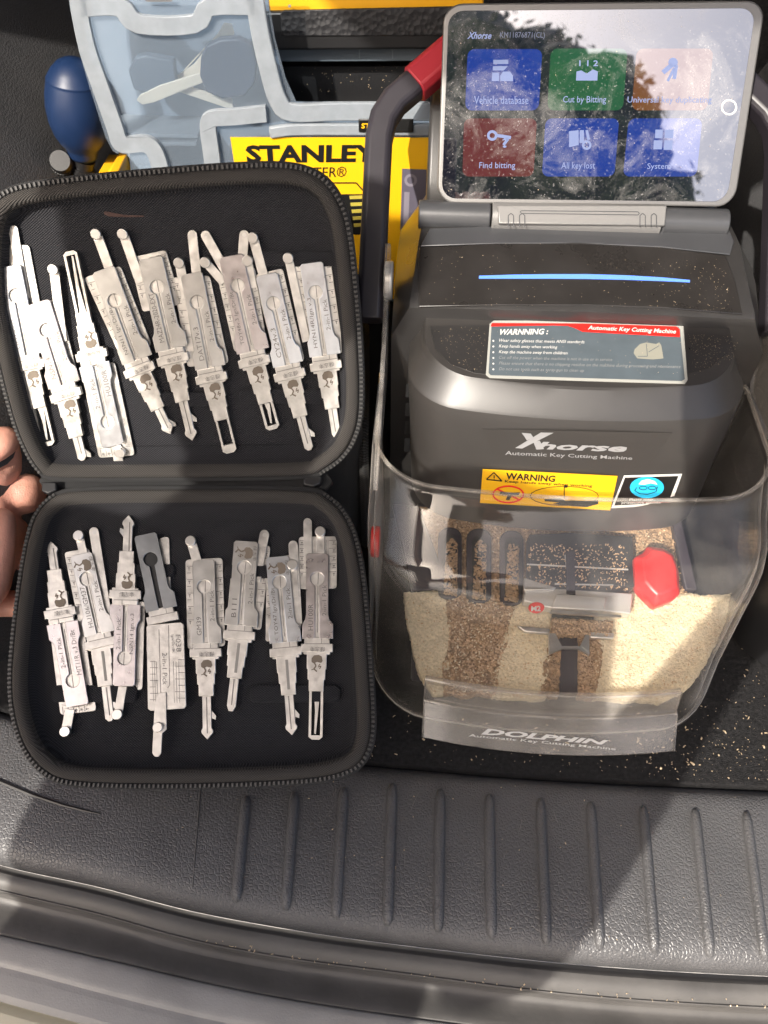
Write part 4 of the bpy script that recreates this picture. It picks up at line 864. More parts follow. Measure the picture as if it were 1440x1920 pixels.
# foot lip of the cover with frosted lettering
xs = [-0.088 + 0.176 * k / 16 for k in range(17)]
bl = lambda x: 0.014 * (x / 0.119) ** 2
prof = [(-0.006, 0.003), (0.0125, 0.0225), (0.016, 0.0225), (0.020, 0.040), (0.024, 0.040), (0.022, 0.003)]
vs = [mp(x, f + bl(x), z) for x in xs for f, z in prof]; n = 6
fs = [(j * n + k, j * n + (k + 1) % n, (j + 1) * n + (k + 1) % n, (j + 1) * n + k) for j in range(16) for k in range(n)] + [tuple(range(n)), tuple(range(16 * n, 17 * n))]
foot = mesh('cover_foot', vs, fs, M_clearf, mach, bevel=0.0008, angle=25)
for f0, z0, rr in ((0.0130, 0.0228, 0.0008), (0.0205, 0.0402, 0.0009)):
    MB().tube([mp(x, f0 + bl(x), z0) for x in xs], rr, 6).build('foot_edge', M_cyl, foot)
for s in (-1, 1): MB().tube([mp(s * 0.088, f + bl(0.088), z) for f, z in ((-0.006, 0.004), (0.0128, 0.0226), (0.0165, 0.0226), (0.0204, 0.040))], 0.0007, 6).build('foot_edge', M_cyl, foot)
LIP = Curved(mplane(-0.006, 0.003, 0.0125, 0.0225), 0.014, 0.119)
text('DOLPHIN', LIP, [(905, 1365), (1141, 1388), (1138, 1397), (902, 1377)], 0.0012, M_frosttext, cover, bold=0.04, italic=0.25)
text('Automatic Key Cutting Machine', LIP, [(880, 1376), (1155, 1402), (1154, 1408), (878, 1382.5)], 0.0012, M_frosttext, cover, bold=0.005)
# --- work space under the cover
tb_ = MB()
for x0, x1, f0, f1, z0, z1 in ((-0.098, 0.100, 0.046, 0.204, 0.001, 0.024),):
    tb_.prism([mp(x0, f0, z0), mp(x1, f0, z0), mp(x1, f1, z0), mp(x0, f1, z0)], [mp(x0, f0 + 0.004, z1), mp(x1, f0 + 0.004, z1), mp(x1, f1, z1), mp(x0, f1, z1)])
tb_.build('base_tray', M_purple, mach, bevel=0.002)
P1 = mplane(0.036, 0.030, 0.112, 0.046); P2 = mplane(0.112, 0.046, 0.165, 0.062)
def inside(poly, x, y):
    ins = False
    for i in range(len(poly)):
        (ax, ay), (bx, by) = poly[i - 1], poly[i]
        if (ay > y) != (by > y) and x < (bx - ax) * (y - ay) / (by - ay) + ax: ins = not ins
    return ins
def heap(name, pl, poly, step, h, amp, drift, m):
    """a bed of shavings: a fine uneven sheet with drifts, its outline ragged"""
    x0, x1 = min(p[0] for p in poly) - step, max(p[0] for p in poly) + step; y0, y1 = min(p[1] for p in poly) - step, max(p[1] for p in poly) + step
    nx, ny = int((x1 - x0) / step), int((y1 - y0) / step); idx = {}; vs = []; fs = []
    def vid(i, j):
        if (i, j) not in idx:
            x, y = x0 + i * step + random.uniform(-.3, .3) * step, y0 + j * step + random.uniform(-.3, .3) * step
            hh = h + drift * mnoise.noise(Vector((x / 45.0, y / 32.0, h * 900))) + random.uniform(-amp, amp)
            idx[(i, j)] = len(vs); vs.append(pl.un(x, y, hh))
        return idx[(i, j)]
    for j in range(ny):
        for i in range(nx):
            if inside(poly, x0 + (i + .5) * step, y0 + (j + .5) * step): fs.append((vid(i, j), vid(i + 1, j), vid(i + 1, j + 1), vid(i, j + 1)))
    cells = {}
    cnt = {}
    for f in fs:
        for v in f: cnt[v] = cnt.get(v, 0) + 1
    for (i, j), v in idx.items():          # pull the ragged rim onto the outline
        if cnt[v] < 4:
            x, y = x0 + i * step, y0 + j * step; best = None
            for k in range(len(poly)):
                a, b = Vector(poly[k - 1]), Vector(poly[k]); q = Vector((x, y)); t = max(0, min(1, (q - a).dot(b - a) / (b - a).length_squared)); c = a.lerp(b, t)
                if best is None or (c - q).length < best[0]: best = ((c - q).length, c)
            c = best[1]; vs[v] = pl.un(c.x + random.uniform(-1.2, 1.2), c.y + random.uniform(-1.2, 1.2), h - 0.0004)
    for f in fs:
        for k in range(4):
            e = (f[k], f[(k + 1) % 4]); cells[e] = True
    n0 = len(vs); vs2 = [p - pl.n * 0.009 for p in vs]; allv = vs + vs2
    skirt = [(a, b, b + n0, a + n0) for (a, b) in cells if (b, a) not in cells]
    return mesh(name, allv, fs + skirt, m, mach, smooth=True, angle=80)
L1 = [(757, 1112), (848, 1106), (846, 1200), (840, 1300), (812, 1302), (792, 1278), (776, 1230), (764, 1170)]
L2 = [(845, 1104), (970, 1106), (956, 1180), (938, 1250), (928, 1302), (880, 1304), (832, 1300), (838, 1200)]
L3 = [(962, 1110), (1036, 1112), (1034, 1200), (1026, 1310), (920, 1304), (934, 1240)]
L4 = [(1124, 1110), (1372, 1112), (1362, 1160), (1338, 1220), (1308, 1272), (1282, 1300), (1240, 1316), (1112, 1310)]
def rough(poly, amp=7):
    out = []
    for k in range(len(poly)):
        a, b = Vector(poly[k - 1]), Vector(poly[k]); n = max(1, int((b - a).length / 14)); t = (b - a).normalized(); nn = Vector((-t.y, t.x))
        for q in range(n):
            p = a.lerp(b, q / n); out.append(tuple(p + nn * amp * mnoise.noise(Vector((p.x / 26.0, p.y / 26.0, 3.3)))))
    return out
L1, L2, L3, L4 = rough(L1, 4), rough(L2, 9), rough(L3, 6), rough(L4, 6)
heap('sunlit_bed', P1, L1, 5, 0.0, 0.0004, 0.0018, M_chip_lit)  # sunlit patches of the shavings, made by colour
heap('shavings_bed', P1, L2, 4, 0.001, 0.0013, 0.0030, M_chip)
heap('sunlit_bed', P1, L3, 5, 0.0003, 0.0005, 0.0018, M_chip_lit)
heap('sunlit_bed', P1, L4, 5, 0.0003, 0.0005, 0.0022, M_chip_lit)
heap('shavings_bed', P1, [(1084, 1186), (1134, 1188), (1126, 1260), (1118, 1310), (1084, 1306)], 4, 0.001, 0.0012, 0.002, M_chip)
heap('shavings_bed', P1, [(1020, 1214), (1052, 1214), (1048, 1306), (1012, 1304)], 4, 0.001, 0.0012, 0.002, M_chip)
slab('channel', P1, [(1046, 1200), (1088, 1200), (1092, 1308), (1040, 1306)], -0.012, -0.001, M_purple, mach)
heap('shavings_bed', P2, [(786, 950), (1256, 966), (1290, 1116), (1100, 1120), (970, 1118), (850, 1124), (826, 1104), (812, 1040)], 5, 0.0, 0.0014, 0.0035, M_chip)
slab('side_rail', P2, [(735, 950), (786, 956), (842, 1110), (772, 1112)], -0.004, 0.003, M_purple, mach, bevel=0.001)
slab('side_rail', P2, [(1250, 970), (1268, 970), (1300, 1112), (1278, 1112)], -0.004, 0.005, M_purple, mach, bevel=0.001)
for x, w2, y0, y1 in ((843, 22, 994, 1128), (897, 23, 996, 1136), (958, 22, 1000, 1140)):
    out_ = [(x - w2, y1 - 16), (x - w2, y0 + 16)] + circ(x, y0 + 16, w2, 18, 8, 180, 360) + [(x + w2, y0 + 16), (x + w2, y1 - 16)] + circ(x, y1 - 16, w2, 14, 8, 0, 180)
    slab('guide_slot', P2, out_, 0.0012, 0.0060, M_purple, mach, bevel=0.0015)
    inn = [(x + (a - x) * 0.55, y0 + 66 + (b - y0 - 66) * 0.86) for a, b in out_]
    slab('slot_shade', P2, inn, 0.0058, 0.00625, M_black, mach)  # flat black plate standing in for the shade inside the slot
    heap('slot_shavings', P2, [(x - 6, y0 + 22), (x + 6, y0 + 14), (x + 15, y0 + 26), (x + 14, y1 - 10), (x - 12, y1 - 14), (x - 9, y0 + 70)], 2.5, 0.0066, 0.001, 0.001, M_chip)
# clamp tower
slab('clamp_block', P2, [(986, 1016), (1062, 1013), (1176, 1020), (1180, 1112), (1074, 1112), (986, 1100)], 0.002, 0.018, M_black, mach, bevel=0.001)
flat('clamp_groove', P2, [line((988, 1058), (1178, 1068), 3), line((1040, 1095), (1150, 1097), 3), line((1060, 1040), (1062, 1060), 3)], 0.0183, M_clamp, mach)
slab('clamp_slit', P2, [(1060, 1036), (1076, 1036), (1078, 1116), (1062, 1114)], 0.0175, 0.0195, M_purple, mach)
slab('clamp_wedge', P2, [(981, 1088), (1040, 1106), (1036, 1110), (980, 1112)], 0.014, 0.020, M_steel, mach, bevel=0.0005)
slab('clamp_jaw', P1, [(1038, 1113), (1180, 1122), (1176, 1160), (1100, 1152), (1030, 1150), (978, 1136), (980, 1114)], 0.006, 0.016, M_clamp, mach, bevel=0.001)
slab('clamp_step', P1, [(1042, 1116), (1136, 1122), (1131, 1147), (1034, 1142)], 0.016, 0.0185, M_clamp, mach, bevel=0.0006)
slab('clamp_edge', P1, [(1032, 1146), (1163, 1156), (1163, 1160), (1031, 1151)], 0.015, 0.0175, M_steel, mach)
slab('small_jaw', P1, [(1027, 1190), (1040, 1191), (1052, 1215), (1028, 1226)], 0.008, 0.012, M_steel, mach, bevel=0.0005)
slab('small_jaw', P1, [(1086, 1214), (1096, 1193), (1103, 1194), (1103, 1228)], 0.008, 0.012, M_steel, mach, bevel=0.0005)
slab('small_jaw_bar', P1, [(1028, 1222), (1052, 1214), (1084, 1214), (1104, 1226), (1103, 1231), (1082, 1218), (1054, 1218), (1029, 1229)], 0.010, 0.013, M_steel, mach)
slab('side_bar', P1, [(968, 1176), (1030, 1182), (1028, 1192), (982, 1188)], 0.004, 0.008, M_steel2, mach, bevel=0.0008)
slab('side_bar', P1, [(1104, 1188), (1150, 1190), (1148, 1201), (1104, 1199)], 0.004, 0.008, M_steel2, mach, bevel=0.0008)
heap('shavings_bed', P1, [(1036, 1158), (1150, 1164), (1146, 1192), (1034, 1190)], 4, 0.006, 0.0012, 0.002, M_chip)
bt = slab('red_button', P1, circ(1005, 1141, 15, 10, n=18), 0.016, 0.019, M_redk, mach, bevel=0.0008)
text('M2', P1, [(996, 1136), (1014, 1136), (1014, 1146), (996, 1146)], 0.0192, M_white, bt, bold=0.03)
kn = [(1180, 1056), (1196, 1048), (1204, 1035), (1232, 1039), (1252, 1050), (1262, 1080), (1265, 1124), (1250, 1136), (1218, 1148), (1200, 1130), (1184, 1112)]
kb_ = [P2.un(x, y, 0.010) for x, y in kn]; kc = sum(kb_, Vector()) / len(kb_)
kmb = MB(); lv = [(0.9, 0.0), (1.0, 0.005), (1.0, 0.013), (0.72, 0.020)]
vs = [kc + (p - kc) * s + P2.n * h for s, h in lv for p in kb_]; n = len(kn)
kmb.add(vs, [(j * n + i, j * n + (i + 1) % n, (j + 1) * n + (i + 1) % n, (j + 1) * n + i) for j in range(3) for i in range(n)] + [tuple(range(n)), tuple(range(3 * n, 4 * n))])
kmb.build('clamp_knob', M_redk, mach, bevel=0.0015, smooth=True, angle=25)
MB().cyl(mp(-0.124, 0.10, 0.10), mp(-0.130, 0.10, 0.10), 0.011, 20).build('side_button', M_redk, mach, bevel=0.001)

# ------------------------------------------------------------------ loose shavings: countless, so one object per kind
def flakes(name, spots, m, label):
    mb = MB()
    for p, nrm, s in spots:
        t = nrm.orthogonal().normalized(); t.rotate(Matrix.Rotation(random.uniform(0, 6.28), 3, nrm)); b = nrm.cross(t)
        a = p + nrm * s * random.uniform(0.05, 0.4); l = s * random.uniform(0.7, 1.4); wv = s * random.uniform(0.25, 0.6); cu = nrm * s * random.uniform(0.1, 0.6)
        mb.add([a - t * l - b * wv, a - t * l * 0.9 + b * wv, a + b * wv * 1.2 + cu, a - b * wv + cu, a + t * l + b * wv * 0.6, a + t * l - b * wv * 0.8], [(0, 1, 2, 3), (3, 2, 4, 5)])
    o = mb.build(name, m, None, smooth=False); o['kind'] = 'stuff'; o['label'] = label; o['category'] = 'shavings'
    return o
sp_ = []
F0 = zplane(0.0005)
for i in range(520):
    if random.random() < 0.62: x, y = random.uniform(1180, 1445), 1480 - abs(random.gauss(0, 1)) * 130
    else: x, y = random.uniform(690, 1300), random.uniform(1340, 1476)
    if y > c_carpet(x) - 8 or y < 1150: continue
    sp_.append((F0.un(x, y), Vector((0, 0, 1)), min(0.0016, 0.00036 * math.exp(random.gauss(0, 0.55)))))
for i in range(60):
    x = random.uniform(380, 1440); y = c_band(x) - abs(random.gauss(0, 7)) - 2; sp_.append((zplane(-0.0105).un(x, y), Vector((0, 0, 1)), random.uniform(0.0003, 0.0007)))
for i in range(45):
    x = random.uniform(300, 1440); y = random.uniform(c_carpet(x) + 20, c_seam(x) - 40); sp_.append((zplane(0.0095).un(x, y), Vector((0, 0, 1)), random.uniform(0.0003, 0.0006)))
flakes('brass_shavings', sp_, M_flake2, 'scattered brass shavings on the black boot carpet and sill')
sp_ = []
def rain(pl, n, poly, h, smin, smax, dens=None):
    k = 0
    x0, x1 = min(p[0] for p in poly), max(p[0] for p in poly); y0, y1 = min(p[1] for p in poly), max(p[1] for p in poly)
    while k < n:
        x, y = random.uniform(x0, x1), random.uniform(y0, y1); ins = False
        for i in range(len(poly)):
            (ax, ay), (bx, by) = poly[i - 1], poly[i]
            if (ay > y) != (by > y) and x < (bx - ax) * (y - ay) / (by - ay) + ax: ins = not ins
        if not ins: continue
        if dens and random.random() > dens(x, y): k += 0.2; continue
        sp_.append((pl.un(x, y, h), pl.n, random.uniform(smin, smax))); k += 1
hmp = mplane(0.255, 0.2393, 0.272, 0.2428)
rain(PNL, 330, [(790, 470), (1355, 486), (1385, 585), (790, 570)], 0.0017, 0.0001, 0.00032, lambda x, y: 0.15 + 0.85 * max(0, (x - 1000) / 380) ** 1.5 if x > 1000 else 0.25)
rain(hmp, 220, [(800, 435), (1365, 440), (1370, 470), (790, 458)], 0.0006, 0.00015, 0.0004)
rain(LEDGE, 130, [(812, 615), (912, 612), (905, 705), (850, 685)], 0.0006, 0.0001, 0.0003)
rain(LEDGE, 260, [(1290, 625), (1385, 632), (1380, 670), (1300, 705)], 0.0006, 0.0001, 0.00032)
rain(LEDGE, 60, [(920, 610), (1275, 616), (1280, 708), (918, 700)], 0.0015, 0.00012, 0.0003)
rain(TB, 60, [(850, 30), (1400, 30), (1350, 370), (840, 360)], 0.0004, 0.00012, 0.0003)
flakes('brass_specks', sp_, M_flake2, 'tiny brass specks dusted over the dark hood of the key cutter')
sp_ = []
rain(P1, 1100, L2, 0.0025, 0.0005, 0.0011)
rain(P1, 250, [(1086, 1195), (1130, 1195), (1116, 1304), (1086, 1302)], 0.0025, 0.0005, 0.001)
rain(P2, 1500, [(790, 960), (1254, 974), (1285, 1112), (812, 1108)], 0.0022, 0.0005, 0.0011)
rain(P2, 420, [(988, 1018), (1176, 1022), (1178, 1108), (988, 1096)], 0.0184, 0.0004, 0.0009)
rain(P1, 160, [(1034, 1160), (1150, 1166), (1146, 1192), (1034, 1190)], 0.009, 0.0004, 0.0009)
rain(P1, 150, L3, 0.0016, 0.0004, 0.0008)
rain(P1, 260, L4, 0.0018, 0.0004, 0.0008)
rain(P1, 90, L1, 0.0014, 0.0004, 0.0008)
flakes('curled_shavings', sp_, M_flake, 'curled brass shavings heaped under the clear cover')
sp_ = []
rain(P1, 900, L3, 0.0014, 0.0003, 0.0007)
rain(P1, 1900, L4, 0.0016, 0.0003, 0.0007)
rain(P1, 420, L1, 0.0012, 0.0003, 0.0006)
rain(P1, 330, L2, 0.0030, 0.0003, 0.0007)
rain(P2, 300, [(790, 960), (1254, 974), (1285, 1112), (812, 1108)], 0.0026, 0.0003, 0.0006)
flakes('sunlit_shavings', sp_, M_flake_lit, 'fine brass shavings with sunlight put into their colour, front of the covered tray')

# ------------------------------------------------------------------ organisers behind
PO = yz(0.600, 0.0, 0.622, 0.38)
org = thing('parts_organizer', 'upright yellow parts organizer with frosted lid and black lettering on a yellow label', 'organizer', (0.0, 0.63, 0.0))
def strip(pts, wd):
    P = catmull([Vector(p) for p in pts], 4, False); L_ = []; R__ = []
    for i, p in enumerate(P):
        t = (P[min(i + 1, len(P) - 1)] - P[max(i - 1, 0)]).normalized(); n = Vector((-t.y, t.x)) * wd / 2; L_.append(tuple(p + n)); R__.append(tuple(p - n))
    return L_ + R__[::-1]
lid = [(126, -70), (500, -70), (506, 10), (516, 70), (536, 145), (556, 190), (1010, 190), (1010, 560), (262, 560), (243, 284), (226, 278), (222, 288), (212, 282), (199, 258), (182, 205), (166, 155), (148, 92), (131, 10)]
slab('frosted_lid', PO, lid, -0.0016, 0.0, M_frost, org, bevel=0.0005)
# the pale moulded ridges of the lid
for path, wd in (([(146, -40), (150, 10), (166, 88), (190, 158), (216, 232), (226, 262), (240, 268), (272, 266), (290, 278), (302, 312), (306, 345)], 30),
                 ([(152, 12), (225, 10), (262, 42), (366, 42), (395, 10), (480, 8)], 36), ([(478, -10), (488, 55), (505, 130), (522, 185), (548, 208), (640, 206), (830, 206), (1000, 206)], 34),
                 ([(404, 345), (398, 290), (391, 232), (400, 219), (440, 216), (500, 210)], 30), ([(506, 246), (560, 240), (700, 240), (1000, 240)], 22)):
    slab('lid_ridge', PO, strip(path, wd), -0.0005, 0.0040, M_frostr, org, bevel=0.0012)
# yellow box edge, tray inside and divider rims
pbk = [PO.at(x, y, h) for h in (-0.05,) for x, y in ()]
slab('tray_floor', PO, [(150, -70), (498, -70), (506, 20), (540, 190), (1010, 190), (1010, 560), (268, 560), (222, 250), (170, 100)], -0.045, -0.040, M_tray, org)
slab('yellow_base', PO, [(204, 288), (222, 290), (228, 278), (243, 280), (262, 350), (270, 560), (240, 560)], -0.05, 0.0012, M_yellow, org, bevel=0.001)
for a, b, c, d in (((226, 214), (384, 218), (384, 224), (227, 222)), ((236, 231), (381, 233), (381, 238), (237, 237))):
    slab('tray_divider', PO, [a, b, c, d], -0.038, -0.0018, M_frostr, org)
slab('catch_slot', PO, [(270, -4), (325, -4), (322, 3), (274, 3)], 0.004, 0.0043, mat('catch_grey', (0.12, 0.12, 0.12), 0.4), org)
# label
lab = slab('yellow_label', PO, [(432, 257), (1010, 258), (1010, 560), (478, 560), (455, 400), (437, 290)], 0.0008, 0.0014, M_yel2, org)
text('STANLEY', PO, [(459, 272), (710, 271), (706, 304), (463, 306)], 0.0018, M_blk, lab, bold=0.04)
text('SORTMASTER®', PO, [(475, 314), (651, 312), (649, 332), (477, 334)], 0.0018, M_blk, lab, bold=0.004)
flat('picture_outline', PO, pline([(590, 343), (668, 343), (683, 360), (687, 445)], 2.6), 0.0018, M_blk, lab)
flat('picture_panel', PO, [[(640, 364), (682, 364), (684, 440), (650, 440)]], 0.0017, M_blk, lab)
for k in range(5): slab('picture_screw', PO, [(655 + k * 2, 367 + k * 13), (679, 366 + k * 13), (680, 372 + k * 13), (656 + k * 2, 373 + k * 13)], 0.0016, 0.0022, mat('olive_print', (0.40, 0.33, 0.05), 0.5), lab)
flat('picture_panel', PO, [[(754, 316), (800, 318), (800, 450), (750, 448)]], 0.0018, mat('print_grey', (0.10, 0.09, 0.12), 0.5), lab)
flat('picture_part', PO, ring(770, 338, 12, 5, 16) + [line((763, 360), (760, 440), 10)], 0.0020, mat('print_lilac', (0.22, 0.2, 0.24), 0.5), lab)
bd = slab('name_badge', PO, [(672, 222), (775, 222), (775, 247), (673, 247)], 0.004, 0.0055, M_blk, org, bevel=0.0008)
text('STANLEY', PO, [(678, 231), (742, 231), (741, 241), (677, 241)], 0.0057, M_yel2, bd, bold=0.03)
# second organiser, seen through the handle opening
PO2 = yz(0.655, 0.0, 0.675, 0.38)
og2 = thing('parts_organizer', 'second organizer behind, black textured carry grip above a smoky translucent strip', 'organizer', (0.1, 0.69, 0.0))
slab('yellow_rim', PO2, [(500, -70), (900, -70), (900, -6), (512, 1)], -0.02, 0.012, M_yellow, og2, bevel=0.001)
slab('grip_bar', PO2, [(500, 3), (900, -4), (900, 72), (530, 74), (512, 72)], -0.01, 0.016, M_black, og2, bevel=0.002)
slab('grip_panel', PO2, [(532, 18), (900, 10), (900, 64), (536, 66), (528, 62), (526, 24)], 0.015, 0.0175, mat('dimpled_rubber', (0.018, 0.018, 0.02), 0.6, bump=[('voronoi', 260, 0.9, 0.001)]), og2, bevel=0.0006)
slab('grip_screw', PO2, circ(543, 11, 3, n=10), 0.016, 0.0165, M_clamp, og2)
slab('frosted_strip', PO2, [(516, 70), (900, 70), (900, 112), (522, 114)], 0.0, 0.003, mat('smoky_plastic', (0.10, 0.125, 0.15), 0.35), og2, bevel=0.001)
flat('strip_ridge', PO2, pline([(550, 72), (556, 86), (566, 89), (890, 86)], 3) + pline([(674, 110), (674, 94), (678, 91), (732, 91), (736, 94), (736, 110)], 2.2), 0.0034, mat('smoky_ridge', (0.16, 0.185, 0.21), 0.35), og2)
slab('black_shelf', PO2, [(505, 110), (900, 110), (900, 176), (512, 180)], -0.03, -0.012, M_black, og2)
slab('black_rail', PO2, [(512, 178), (900, 174), (900, 220), (512, 220)], -0.03, 0.002, M_black, og2, bevel=0.002)
slab('back_box', PO2, [(480, -70), (900, -70), (900, 560), (480, 560)], -0.05, -0.031, M_black, og2)
sp_ = []
rain(PO2, 70, [(530, 118), (820, 118), (820, 172), (560, 172)], -0.0115, 0.0002, 0.0004)
flakes('brass_dust', sp_, M_flake2, 'sparse brass dust on the black shelf behind the organizer handle')
# keys lying in the organiser
PK = Plane(PO.at(0, 0, -0.0095), PO.u, PO.v)
def key(label, blade, head, headm, bladem, loc):
    t = thing('car_key', label, 'key', PK.un(*loc), 'loose keys in the organizer')
    slab('key_blade', PK, blade, 0.0, 0.0025, bladem, t, bevel=0.0004)
    (ax, ay), (bx, by) = blade[0], blade[len(blade) // 2]
    flat('key_groove', PK, [line(((ax * 0.2 + bx * 0.8), (ay * 0.2 + by * 0.8) - 5), (ax * 0.85 + bx * 0.15, ay * 0.85 + by * 0.15 + 4), 2.5)], 0.0027, M_keyb, t)
    if head: slab('key_head', PK, head, -0.003, 0.006, headm, t, bevel=0.0015)
    return t
key('key with a round navy head and pale blade pointing lower left, top in the organizer', [(385, 132), (388, 150), (290, 190), (268, 194), (257, 186), (264, 176), (300, 158)], [(380, 100), (390, 78), (415, 66), (450, 64), (476, 78), (484, 110), (480, 150), (462, 172), (420, 178), (390, 165), (378, 135)], M_keyblk, M_keyb, (430, 120))
PK = Plane(PO.at(0, 0, -0.014), PO.u, PO.v)
key('bare key blade half hidden under the navy headed key, pointing lower right', [(330, 168), (350, 160), (436, 184), (438, 200), (425, 200)], [(258, 100), (275, 95), (330, 105), (336, 160), (300, 178), (255, 160), (245, 125)], mat('grey_key_head', (0.12, 0.15, 0.19), 0.4), M_keyb, (380, 180))
PK = Plane(PO.at(0, 0, -0.019), PO.u, PO.v)
key('tan key blade standing upright behind the navy headed key', [(330, 142), (365, 118), (410, 60), (420, 42), (435, 44), (440, 62), (400, 120), (345, 158)], None, None, M_keyb, (390, 100))

# ------------------------------------------------------------------ blue rubber blower beside the organiser
PB = yz(0.635, 0.0, 0.65, 0.38)
cB = PB.un(146, 208); bl_ = thing('air_blower', 'navy blue rubber bulb blower with a black nozzle tucked beside the organizer', 'blower', cB)
ax0, ax1 = PB.un(135, 108), PB.un(157, 296); axv = (ax0 - ax1); Lx = axv.length; axv.normalize()
mm = (PB.un(720, 200) - PB.un(721, 200)).length
prof = [(-0.505, 18), (-0.5, 24), (-0.46, 28), (-0.42, 29), (-0.38, 33), (-0.33, 41), (-0.25, 49), (-0.12, 56), (0.02, 58), (0.15, 56), (0.27, 51), (0.29, 50.2), (0.295, 50.6), (0.305, 49.4), (0.38, 41), (0.45, 29), (0.485, 17), (0.5, 2)]
mid = (ax0 + ax1) / 2
MB().tube([mid + axv * (a * Lx) for a, r in prof], [r * mm for a, r in prof], 40).build('bulb', M_blue, bl_, angle=60)
nz0 = PB.un(158, 298); nz1 = PB.un(150, 345)
MB().tube([nz0, nz0.lerp(nz1, 0.3), nz0.lerp(nz1, 0.31), nz0.lerp(nz1, 0.5), nz0.lerp(nz1, 0.51), nz1], [21 * mm, 20 * mm, 23 * mm, 23 * mm, 19 * mm, 16 * mm], 24).build('nozzle', M_black, bl_)
v0 = PB.un(112, 301, 0.012); v1 = PB.un(128, 316, -0.012)
mbv = MB(); mbv.tube([v0, v0.lerp(v1, 0.08), v1], [19 * mm, 22 * mm, 22 * mm], 28); vv = mbv.build('valve_cap', M_black, bl_)
ax = (v1 - v0).normalized(); ex = ax.orthogonal().normalized(); ey = ax.cross(ex); g = MB()
for k in range(28):
    a = 2 * math.pi * k / 28; d = ex * math.cos(a) + ey * math.sin(a); g.box(v0.lerp(v1, 0.5) + d * 22 * mm, ax * 0.008, d.cross(ax) * 0.0006, d * 0.0006)
g.build('knurling', M_black, vv, smooth=False)

# ------------------------------------------------------------------ zipped black bag between case and machine
bag = thing('zipped_bag', 'black fabric bag with curved zippers squeezed between tool case and key cutter', 'bag', (-0.06, 0.48, 0))
def softbox(name, x0, x1, y0, y1, z0, z1, m, parent, r=0.02):
    bm = bmesh.new(); bmesh.ops.create_cube(bm, size=1)
    bmesh.ops.subdivide_edges(bm, edges=bm.edges, cuts=8, use_grid_fill=True)
    vs = []
    for v in bm.verts:
        c = Vector((x0 + (v.co.x + .5) * (x1 - x0), y0 + (v.co.y + .5) * (y1 - y0), z0 + (v.co.z + .5) * (z1 - z0)))
        q = Vector((min(max(c.x, x0 + r), x1 - r), min(max(c.y, y0 + r), y1 - r), min(max(c.z, z0 + r), z1 - r)))
        d = c - q; vs.append(q + (d.normalized() * r if d.length > 1e-9 else d))
    fs = [tuple(v.index for v in f.verts) for f in bm.faces]; bm.free()
    return mesh(name, vs, fs, m, parent, angle=60)
softbox('bag_body', -0.13, -0.014, 0.40, 0.57, 0.0, 0.145, M_shell, bag, 0.02)
def zipline(pts, parent):
    P = catmull([Vector(p) for p in pts], 10, False); tape = MB(); tape.tube(P, 0.0022, 6); tape.build('zipper_tape', M_shell, parent)
    mb = MB(); acc = 0
    for i in range(len(P) - 1):
        seg = P[i + 1] - P[i]; k = max(1, int(seg.length / 0.0018)); t = seg.normalized(); a = t.orthogonal().normalized(); b = t.cross(a)
        for j in range(k): mb.box(P[i].lerp(P[i + 1], (j + .5) / k), t * 0.0005, a * 0.0026, b * 0.0026)
    mb.build('zipper_teeth', M_teeth, parent, smooth=False, kind='stuff')
zipline([(-0.016, 0.55, 0.128), (-0.0145, 0.46, 0.134), (-0.0148, 0.41, 0.120), (-0.0145, 0.402, 0.08), (-0.015, 0.401, 0.02)], bag)
zipline([(-0.05, 0.53, 0.146), (-0.048, 0.44, 0.146), (-0.047, 0.406, 0.13), (-0.047, 0.399, 0.09), (-0.046, 0.399, 0.03)], bag)
# dark round canister at the right edge
cn = thing('canister', 'black round canister with a grey cap cut off by the right edge', 'canister', (0.315, 0.33, 0))
cz = [(0.0, 0.030), (0.004, 0.036), (0.05, 0.037), (0.085, 0.036), (0.097, 0.030), (0.10, 0.02)]
MB().tube([Vector((0.306, 0.33, z)) for z, r in cz], [r for z, r in cz], 36).build('canister_body', M_black, cn)
MB().tube([Vector((0.306, 0.33, 0.1 + z)) for z in (0, 0.004, 0.022, 0.026)], [0.021, 0.022, 0.021, 0.016], 28).build('canister_cap', M_hinge, cn)

# ------------------------------------------------------------------ the photographer, standing left of the camera; the left hand holds the case
per = thing('person', 'person in a dark shirt standing behind the boot, left hand holding the open case', 'person', (-0.47, -0.40, -0.66))
def skin(name, nodes, edges, m, parent, root, lv=2):
    off = ROOTLOC[parent.name]
    me = bpy.data.meshes.new(name); names = list(nodes); idx = {k: i for i, k in enumerate(names)}
    me.from_pydata([tuple(Vector(nodes[k][0]) - off) for k in names], [(idx[a], idx[b]) for a, b in edges], []); me.materials.append(m)
    o = bpy.data.objects.new(name, me); COL.objects.link(o); o.parent = parent; ROOTLOC[o.name] = off
    md = o.modifiers.new('skin', 'SKIN'); md.use_smooth_shade = True; md.branch_smoothing = 0.6
    for k in names:
        sv = me.skin_vertices[0].data[idx[k]]; r = nodes[k][1]; sv.radius = r if isinstance(r, tuple) else (r, r); sv.use_root = (k == root)
    s = o.modifiers.new('subdiv', 'SUBSURF'); s.levels = lv; s.render_levels = lv
    dg = bpy.context.evaluated_depsgraph_get(); dg.update()
    me2 = bpy.data.meshes.new_from_object(o.evaluated_get(dg)); o.modifiers.clear(); o.data = me2; me2.name = name
    for p in me2.polygons: p.use_smooth = True
    return o
def on(px, py, pl, h): return pl.un(px, py, h)
px_, py_ = -0.39, -0.40
def b(x, y, z): return Vector((px_ + x, py_ + y, z))
wr = on(-190, 1190, W, -0.035); pm = on(-62, 1085, W, -0.038)
LY = lambda z: 0.0 if z < 0.3 else (z - 0.3) * 0.50
